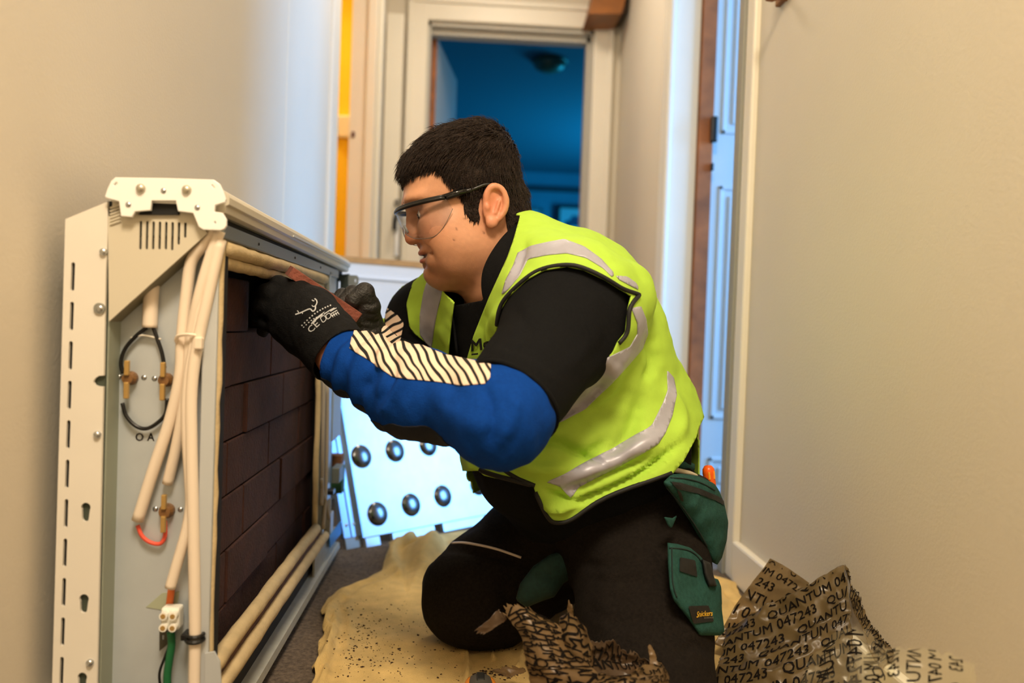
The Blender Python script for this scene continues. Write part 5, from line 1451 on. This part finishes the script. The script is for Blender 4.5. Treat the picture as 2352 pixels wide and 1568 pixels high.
# ---- screwdriver in the holster
s0, s1 = A(1632, 1125, 1.245), A(1626, 1068, 1.245); ax_ = nz(s1-s0); ln_ = np.linalg.norm(s1-s0)
sd_ = thing('screwdriver', tuple(s0), 'orange handled screwdriver sticking up out of the green holster pocket', 'screwdriver')
obj('handle', *lathe(s0, ax_, [(.0095, 0), (.0095, .012), (.0088, .020), (.0098, .027), (.0092, ln_*.85), (.0060, ln_*.97), (.0015, ln_)], 14), M('orange_plastic', (240, 96, 18), .3), sd_, True)
for k in (-1, 1):
    d = nz(np.cross(ax_, wv))*.0085*k*.5-wv*.0078
    obj('grip_stripe', *tube([s0+ax_*.020+d, s0+ax_*ln_*.8+d], .0018, 6), M('amber_grip', (250, 170, 50), .3), sd_)
obj('shaft', *cyl(s0, s0-ax_*.07, .003), steel_m, sd_)
# ------------------------------------------------------------------ dust sheet on the carpet
cot_m = M('dust_sheet_cotton', (216, 184, 118), .95, var=.14, vs=30, bump=.5, bs=420)
dp_ = [(893, 1268), (940, 1250), (1030, 1228), (1140, 1215), (1300, 1250), (1500, 1300), (1660, 1335), (1690, 1345)]
fl = [atZ(x, y, 0)[:2] for x, y in dp_]+[np.array([.595, 1.66]), np.array([.60, .70])]
left_ = [(690, 1640), (715, 1568), (732, 1500), (745, 1450), (742, 1410), (752, 1378), (790, 1352), (840, 1335), (880, 1318), (888, 1290)]
fl += [np.array(atZ(x, y, 0)[:2]) for x, y in left_]
fl = np.array(fl)
h = .0055
X, Y = np.meshgrid(np.arange(-.32, .62, h), np.arange(.66, 2.2, h), indexing='ij'); n1, n2 = X.shape
P = np.stack([X.ravel(), Y.ravel()], 1); sd = poly_sd(P, fl)+.006*vnoise(np.stack([P[:, 0]*30, P[:, 1]*30, 0*P[:, 0]], 1))
idx = np.arange(n1*n2).reshape(n1, n2); Q = np.stack([idx[:-1, :-1], idx[1:, :-1], idx[1:, 1:], idx[:-1, 1:]], -1).reshape(-1, 4)
z = .005+.0016*fbm(np.stack([P[:, 0]*9, P[:, 1]*9, 0*P[:, 0]], 1), 3)
z += .006*np.exp(-((sd-.016)/.010)**2)+.0045*np.exp(-((sd-.045)/.008)**2)
z += .0022*(1-np.abs(vnoise(np.stack([P[:, 0]*7+P[:, 1]*3, P[:, 1]*5-P[:, 0]*3, 0*P[:, 0]+4], 1))))**4
kn = atZ(975, 1290, 0); z += .040*np.exp(-(((P[:, 0]-kn[0])/.09)**2+((P[:, 1]-kn[1]-.03)/.10)**2))*(1+.5*np.sin(P[:, 0]*70+3*vnoise(np.stack([P[:, 0]*15, P[:, 1]*15, 0*P[:, 0]], 1))))
V = np.concatenate([P, np.maximum(z, .0022)[:, None]], 1)
N = np.tile([0, 0, 1.0], (len(V), 1))
V = folds(V, N, [([(757, 1385), (748, 1430), (762, 1460), (735, 1520), (710, 1565)], 5, .016), ([(770, 1395), (768, 1450), (752, 1510), (740, 1568)], 4, .012), ([(800, 1368), (775, 1375), (765, 1395)], 4, .012), ([(1062, 1490), (1075, 1520), (1072, 1568)], 5, .014), ([(1130, 1500), (1135, 1520)], 5, .010), ([(1200, 1490), (1195, 1530), (1170, 1560)], 7, .012),
   ([(935, 1290), (930, 1330), (932, 1360)], 5, -.008), ([(905, 1280), (915, 1310), (930, 1330)], 8, .010), ([(985, 1290), (960, 1320), (950, 1340)], 9, .010), ([(860, 1470), (950, 1480), (1050, 1500)], 18, .004), ([(800, 1540), (900, 1530), (1000, 1545)], 16, .004), ([(1650, 1350), (1665, 1380), (1690, 1395)], 6, .010)], False)
V[:, 2] = np.maximum(V[:, 2], .002)
for i_ in range(len(V)):          # the cloth is pressed flat under the knees
    r_ = ttree.ray_cast(Vector((V[i_, 0], V[i_, 1], -.05)), Vector((0, 0, 1.0)), .10)
    if r_[0] is not None and r_[0][2]-.0012 < V[i_, 2]: V[i_, 2] = max(r_[0][2]-.0012, .002)
dV, dT = clip(V, Q, sd); dN = normals(dV, dT)
sV, sF = shell(dV, dT, np.tile([0, 0, 1.0], (len(dV), 1)), -.0018, 0)
ds = obj('dust_sheet', sV, sF, cot_m, None, True)
props(ds, 'crumpled cream cotton dust sheet spread on the carpet under the man', 'dust sheet')
dtree = bvh(dV, dT)
# crumbs of brick on the sheet (nobody could count them)
cv, cf = [], []
def crumb(px, py, r):
    p = hit(dtree, px, py, 0)
    if p is None or p[2] > .08: return
    b = len(cv); q = rng.normal(size=(6, 3))*.25
    for i, d in enumerate(((1, 0, 0), (-1, 0, 0), (0, 1, 0), (0, -1, 0), (0, 0, 1), (0, 0, -1))):
        cv.append(p+r*(np.array(d)+q[i])*np.array([1.2, 1, .7])+np.array([0, 0, r*.4]))
    for a_, c_, d_ in ((0, 2, 4), (2, 1, 4), (1, 3, 4), (3, 0, 4), (2, 0, 5), (1, 2, 5), (3, 1, 5), (0, 3, 5)): cf.append([b+a_, b+c_, b+d_])
for _ in range(210): crumb(rng.normal(850, 45), rng.normal(1480, 50), abs(rng.normal(0, .0007))+.0005)
for _ in range(170): crumb(rng.uniform(770, 1060), rng.uniform(1375, 1566), abs(rng.normal(0, .0006))+.0005)
for _ in range(90): crumb(rng.normal(1150, 28), rng.normal(1545, 7), abs(rng.normal(0, .001))+.0006)
for _ in range(60): crumb(rng.normal(1150, 40), rng.normal(1488, 5), abs(rng.normal(0, .0006))+.0005)
for x, y, r in ((835, 1438, .0028), (846, 1460, .002), (865, 1478, .002), (832, 1532, .0028), (900, 1522, .002), (935, 1524, .0016), (813, 1490, .002), (1090, 1550, .004), (800, 1412, .0018), (812, 1495, .002)): crumb(x, y, r)
cr = obj('brick_crumbs', cv, cf, M('crumb_brown', (52, 30, 18), .9), kind='stuff')
props(cr, 'dark brown brick crumbs scattered over the dust sheet', 'crumbs')

# grey and orange tool at the bottom edge
tp = atZ(1103, 1572, .030)
tl_ = thing('hand_tool', (tp[0], tp[1], .006), 'grey and orange handled tool lying on the dust sheet at the bottom', 'tool')
g = Grid([tp[0]-.06, tp[1]-.16, -.005], [tp[0]+.06, tp[1]+.05, .06], .003)
g.chain([tp+np.array([0, .0, 0]), tp+np.array([.004, -.05, .001]), tp+np.array([.0, -.12, .0])], [.015, .017, .014], 0)
for s in (-1, 1): g.rc(tp+np.array([s*.008, .004, -.003]), tp+np.array([s*.008, -.11, -.003]), .0125, .0125, .01)
V, F = g.mesh(); obj('handle', V, F, M('grey_rubber', (84, 80, 72), .6), tl_, True)
for s in (-1, 1):
    obj('grip', *tube(catmull([tp+np.array([s*.0135, .006, .004]), tp+np.array([s*.0185, -.01, .003]), tp+np.array([s*.019, -.05, .003]), tp+np.array([s*.0185, -.10, .003])], 5), .0058, 8), M('orange_grip', (214, 130, 40), .5), tl_, True)
obj('slider', *box(tp[0]-.006, tp[0]+.006, tp[1]-.02, tp[1]+.004, tp[2]+.012, tp[2]+.018, .002), M('dark_slider', (40, 40, 38), .5), tl_)

# ------------------------------------------------------------------ torn printed film
def film_mat(name, col, alpha, rough=.25):
    mt = M(name, col, rough, var=.2, vs=18, bump=.25, bs=40)
    nt = mt.node_tree; b = nt.nodes['Principled BSDF']; o_ = nt.nodes['Material Output']
    t_ = nt.nodes.new('ShaderNodeBsdfTransparent'); t_.inputs[0].default_value = tuple(np.clip(lin(col)*1.5+.25, 0, 1))+(1,)
    mx = nt.nodes.new('ShaderNodeMixShader'); mx.inputs[0].default_value = alpha
    nt.links.new(t_.outputs[0], mx.inputs[1]); nt.links.new(b.outputs[0], mx.inputs[2]); nt.links.new(mx.outputs[0], o_.inputs[0])
    return mt
filmA = film_mat('brown_film', (112, 95, 64), .62, .28)
filmB = film_mat('smoky_film', (132, 114, 82), .50, .25)
filmC = film_mat('clear_film', (214, 204, 182), .05, .12)
dark_film = film_mat('dark_film', (76, 58, 40), .85, .35)
torn_film = film_mat('torn_brown_film', (126, 102, 70), .60, .34)
ink_m = M('film_ink', (18, 14, 11), .8, spec=.1)
def bicub(ctrl, nu, nv):
    Cc = np.array([[at(*p) for p in row] for row in ctrl])
    rows = np.array([catmull(r, 12) for r in Cc])
    def res(a, n):
        t = np.linspace(0, len(a)-1, n); i = np.minimum(t.astype(int), len(a)-2); f = (t-i)[:, None]
        return a[i]*(1-f)+a[i+1]*f
    rows = np.array([res(r, nu) for r in rows])
    cols = np.array([res(catmull(rows[:, j], 12), nv) for j in range(nu)])     # nu x nv x 3
    return cols
def film(parent, ctrl, mat, amp=.004, freq=22, rows=0, size=.02, seed=0, jag=(0, 0, 0, 0), nu=70, nv=60, along_v=False, flip=False, text='QUANTUM 047243   ', bold=.010, start=0.0, nm='film_panel', slant=0.0):
    G = bicub(ctrl, nu, nv)
    U_ = np.linspace(0, 1, nu)[:, None]+0*np.linspace(0, 1, nv)[None]; V_ = np.linspace(0, 1, nv)[None]+0*U_
    du = np.gradient(G, axis=0); dv = np.gradient(G, axis=1); Nn = np.cross(du, dv); Nn /= np.maximum(np.linalg.norm(Nn, axis=2, keepdims=True), 1e-9)
    tow = ((CAM-G)*Nn).sum(2, keepdims=True); Nn = np.where(tow.mean() > 0, Nn, -Nn)
    q = G.reshape(-1, 3)*freq+seed*7.7
    d = (1-np.abs(vnoise(q))*2)*.6+(1-np.abs(vnoise(q*2.1+3))*2)*.35+.3*vnoise(q*.6+9)
    G = G+Nn*(amp*d.reshape(nu, nv, 1))
    G[..., 2] = np.maximum(G[..., 2], .012+.002*V_)
    jn = lambda t, s: .5+.5*vnoise(np.stack([t*14+s, t*0+s, t*0], 1))+.35*vnoise(np.stack([t*40+s, t*0, t*0+s], 1))
    u, v = U_.ravel(), V_.ravel()
    f = np.minimum(np.minimum(u-jag[0]*jn(v, 1+seed)+1e-3, 1-u-jag[1]*jn(v, 2+seed)+1e-3), np.minimum(v-jag[2]*jn(u, 3+seed)+1e-3, 1-v-jag[3]*jn(u, 4+seed)+1e-3))
    idx = np.arange(nu*nv).reshape(nu, nv); Q = np.stack([idx[:-1, :-1], idx[1:, :-1], idx[1:, 1:], idx[:-1, 1:]], -1).reshape(-1, 4)
    W, T = clip(G.reshape(-1, 3), Q, f)
    N_ = normals(W, T)
    pan = obj(nm, *shell(W, T, N_, -.0002, .0002), mat, parent, True)
    if rows:
        Lu = np.linalg.norm(np.diff(G, axis=0), axis=2).sum(0).mean(); Lv = np.linalg.norm(np.diff(G, axis=1), axis=2).sum(1).mean()
        La, Lb = (Lv, Lu) if along_v else (Lu, Lv)
        parts = []
        TV, TF = text2d(text*4, size, bold*size, slant); TV = TV[:, :2]
        fg = f.reshape(nu, nv)
        for k in range(rows):
            b0_ = (k+.35)/rows
            off = -start-((k*.37+seed*.21) % 1)*size*7
            a_ = (TV[:, 0]+off)/La; bb = b0_-(TV[:, 1]/Lb)*(-1 if flip else 1)
            uu, vv = (bb, a_) if along_v else (a_, bb)
            ok = (uu > .01) & (uu < .99) & (vv > .01) & (vv < .99)
            i = np.clip(uu*(nu-1), 0, nu-1.001); j = np.clip(vv*(nv-1), 0, nv-1.001); i0, j0 = i.astype(int), j.astype(int); fi, fj = i-i0, j-j0
            bl = lambda A_: (A_[i0, j0].T*(1-fi)*(1-fj)+A_[i0+1, j0].T*fi*(1-fj)+A_[i0, j0+1].T*(1-fi)*fj+A_[i0+1, j0+1].T*fi*fj).T
            ok &= bl(fg) > .004
            pos = bl(G)+bl(Nn)*.0018
            parts.append((pos, [x for x in TF if all(ok[y] for y in x)]))
        V, F = cat(*parts)
        if len(F):
            us = sorted({y for x in F for y in x}); mp = {y: i for i, y in enumerate(us)}
            obj('printed_lettering', V[us], [[mp[y] for y in x] for x in F], ink_m, pan)
    return pan
# bag by the right wall
rb = thing('printed_film_bag', tuple(atZ(1850, 1640, 0.012)), 'large crumpled brown film wrapper with printed numbers, against the right wall', 'plastic wrapper')
film(rb, [[(1768, 1281, 1.36), (1800, 1298, 1.36), (1830, 1318, 1.355), (1858, 1338, 1.35)], [(1733, 1328, 1.36), (1770, 1345, 1.355), (1810, 1368, 1.35), (1850, 1395, 1.34)], [(1688, 1392, 1.35), (1735, 1415, 1.34), (1785, 1442, 1.33), (1840, 1460, 1.32)], [(1640, 1480, 1.33), (1690, 1500, 1.31), (1750, 1520, 1.30), (1800, 1540, 1.29)]], filmB, .005, 26, rows=6, size=.025, seed=1)
film(rb, [[(1668, 1452, 1.32), (1752, 1396, 1.30), (1850, 1348, 1.275), (1942, 1294, 1.255)], [(1650, 1505, 1.27), (1760, 1475, 1.245), (1870, 1432, 1.225), (1956, 1385, 1.215)], [(1638, 1572, 1.22), (1750, 1552, 1.18), (1870, 1522, 1.16), (1962, 1480, 1.165)], [(1622, 1650, 1.17), (1750, 1640, 1.13), (1880, 1640, 1.10), (1985, 1600, 1.10)]], filmA, .0065, 24, rows=9, size=.023, seed=2, jag=(.03, .02, .01, 0))
film(rb, [[(1942, 1294, 1.255), (1985, 1345, 1.21), (2032, 1405, 1.165), (2084, 1488, 1.105)], [(1952, 1345, 1.235), (1985, 1395, 1.195), (2020, 1450, 1.15), (2060, 1500, 1.10)], [(1962, 1400, 1.21), (1985, 1450, 1.17), (2000, 1500, 1.13), (2020, 1540, 1.09)]], filmB, .005, 30, rows=6, size=.016, seed=3, jag=(0, 0, .03, .05), slant=.4)
film(rb, [[(1850, 1508, 1.02), (1900, 1470, 1.00), (1960, 1440, .985), (2010, 1470, .97), (2040, 1510, .96)], [(1845, 1570, .99), (1900, 1540, .965), (1960, 1520, .95), (2010, 1530, .94), (2050, 1560, .93)], [(1840, 1680, .97), (1900, 1660, .94), (1960, 1650, .93), (2010, 1650, .92), (2060, 1660, .91)], [(1840, 1830, .96), (1900, 1860, .94), (1960, 1870, .93), (2010, 1880, .92), (2060, 1890, .91)]], filmC, .010, 22, rows=4, size=.026, seed=4, along_v=True, jag=(.05, .02, .08, 0))
film(rb, [[(1950, 1510, .90), (2030, 1490, .88), (2100, 1478, .86), (2170, 1492, .84), (2240, 1520, .82)], [(1945, 1580, .88), (2030, 1575, .86), (2100, 1570, .84), (2170, 1575, .82), (2250, 1590, .80)], [(1940, 1760, .87), (2030, 1760, .85), (2100, 1760, .83), (2170, 1760, .81), (2260, 1760, .79)], [(1940, 1950, .87), (2030, 1975, .85), (2100, 1995, .83), (2170, 2020, .81), (2260, 2040, .79)]], filmC, .007, 20, rows=6, size=.022, seed=5, along_v=True, jag=(.03, .04, .07, 0))
# torn bag in front of the knees
def c5(rows, Y): return [[(1060+x/4.055, 1200+y/4.055, yy) for (x, y), yy in zip(r, Yr)] for r, Yr in zip(rows, Y)]
fb = thing('torn_film_bag', tuple(atZ(1330, 1600, 0.02)), 'torn brown printed film bag standing in front of the left knee', 'plastic wrapper')
film(fb, c5([[(335, 800), (480, 740), (600, 790), (730, 900)], [(480, 930), (610, 900), (760, 950), (900, 960)], [(570, 1080), (700, 1110), (850, 1130), (1010, 1150)], [(600, 1300), (760, 1320), (960, 1330), (1210, 1340)], [(630, 1560), (850, 1580), (1100, 1580), (1350, 1580)], [(640, 2440), (850, 2500), (1100, 2500), (1350, 2440)]], [[.99]*4, [.98, .97, .97, .98], [.97, .955, .955, .97], [.965, .945, .945, .96], [.96, .935, .935, .95], [.96, .94, .94, .955]]), torn_film, .004, 24, rows=6, size=.026, seed=6, jag=(.05, .05, .10, 0), along_v=True, flip=True)
film(fb, c5([[(345, 800), (400, 850), (430, 900)], [(240, 900), (290, 950), (330, 970)], [(100, 1010), (150, 1040), (200, 1050)]], [[.99]*3, [.985]*3, [.98]*3]), dark_film, .004, 40, seed=7, jag=(.05, .1, .05, .15), nu=24, nv=30)
film(fb, c5([[(925, 900), (985, 855), (1080, 900), (1150, 985)], [(925, 1000), (1000, 1010), (1100, 1040), (1195, 1120)], [(935, 1120), (1040, 1180), (1130, 1230), (1220, 1260)], [(1000, 1240), (1080, 1320), (1160, 1345), (1205, 1330)]], [[1.0]*4, [.985, .97, .97, .985], [.975, .96, .96, .975], [.97, .955, .955, .97]]), torn_film, .004, 30, rows=4, size=.021, seed=8, jag=(.04, .04, .06, .04), along_v=True)
film(fb, c5([[(985, 720), (1010, 715), (1045, 790)], [(980, 790), (1010, 800), (1040, 830)], [(990, 860), (1020, 870), (1050, 880)]], [[1.005]*3]*3), torn_film, .003, 60, seed=9, jag=(.2, .2, .2, .05), nu=16, nv=18)
film(fb, c5([[(1180, 1060), (1350, 1060), (1500, 1120), (1650, 1190), (1770, 1300)], [(1190, 1230), (1350, 1270), (1500, 1300), (1650, 1330), (1790, 1340)], [(1190, 1420), (1400, 1440), (1560, 1430), (1700, 1410), (1810, 1370)]], [[1.0, 1.01, 1.015, 1.01, 1.0], [1.0, 1.01, 1.015, 1.01, .995], [.985, .995, 1.0, .99, .98]]), dark_film, .006, 30, rows=4, size=.018, seed=10, jag=(.02, .02, .16, 0))
film(fb, c5([[(1190, 1400), (1400, 1430), (1550, 1410), (1690, 1345), (1780, 1300), (1880, 1340)], [(1100, 1470), (1330, 1490), (1560, 1480), (1750, 1450), (1860, 1430), (1935, 1430)], [(1080, 1600), (1330, 1610), (1560, 1610), (1750, 1600), (1860, 1600), (1940, 1600)], [(1080, 2480), (1330, 2500), (1560, 2500), (1750, 2480), (1860, 2460), (1940, 2430)]], [[.97, .965, .965, .965, .97, .98], [.955, .94, .94, .945, .955, .97], [.95, .935, .93, .935, .945, .965], [.95, .94, .935, .94, .95, .965]]), torn_film, .005, 26, rows=8, size=.022, seed=11, jag=(.02, .03, .05, 0))
film(fb, c5([[(1735, 1150), (1750, 1132), (1762, 1150)], [(1745, 1230), (1770, 1220), (1805, 1240)], [(1750, 1320), (1790, 1320), (1830, 1330)]], [[.975]*3, [.97]*3, [.965]*3]), torn_film, .003, 50, seed=12, jag=(.1, .1, .05, 0), nu=18, nv=26)
film(fb, c5([[(230, 1390), (320, 1370), (420, 1340), (600, 1370)], [(280, 1400), (380, 1400), (480, 1400), (600, 1400)], [(330, 1420), (400, 1440), (450, 1450), (560, 1420)]], [[1.20]*4, [1.19]*4, [1.18]*4]), torn_film, .004, 40, seed=13, jag=(.1, .05, .2, .2), nu=30, nv=16)
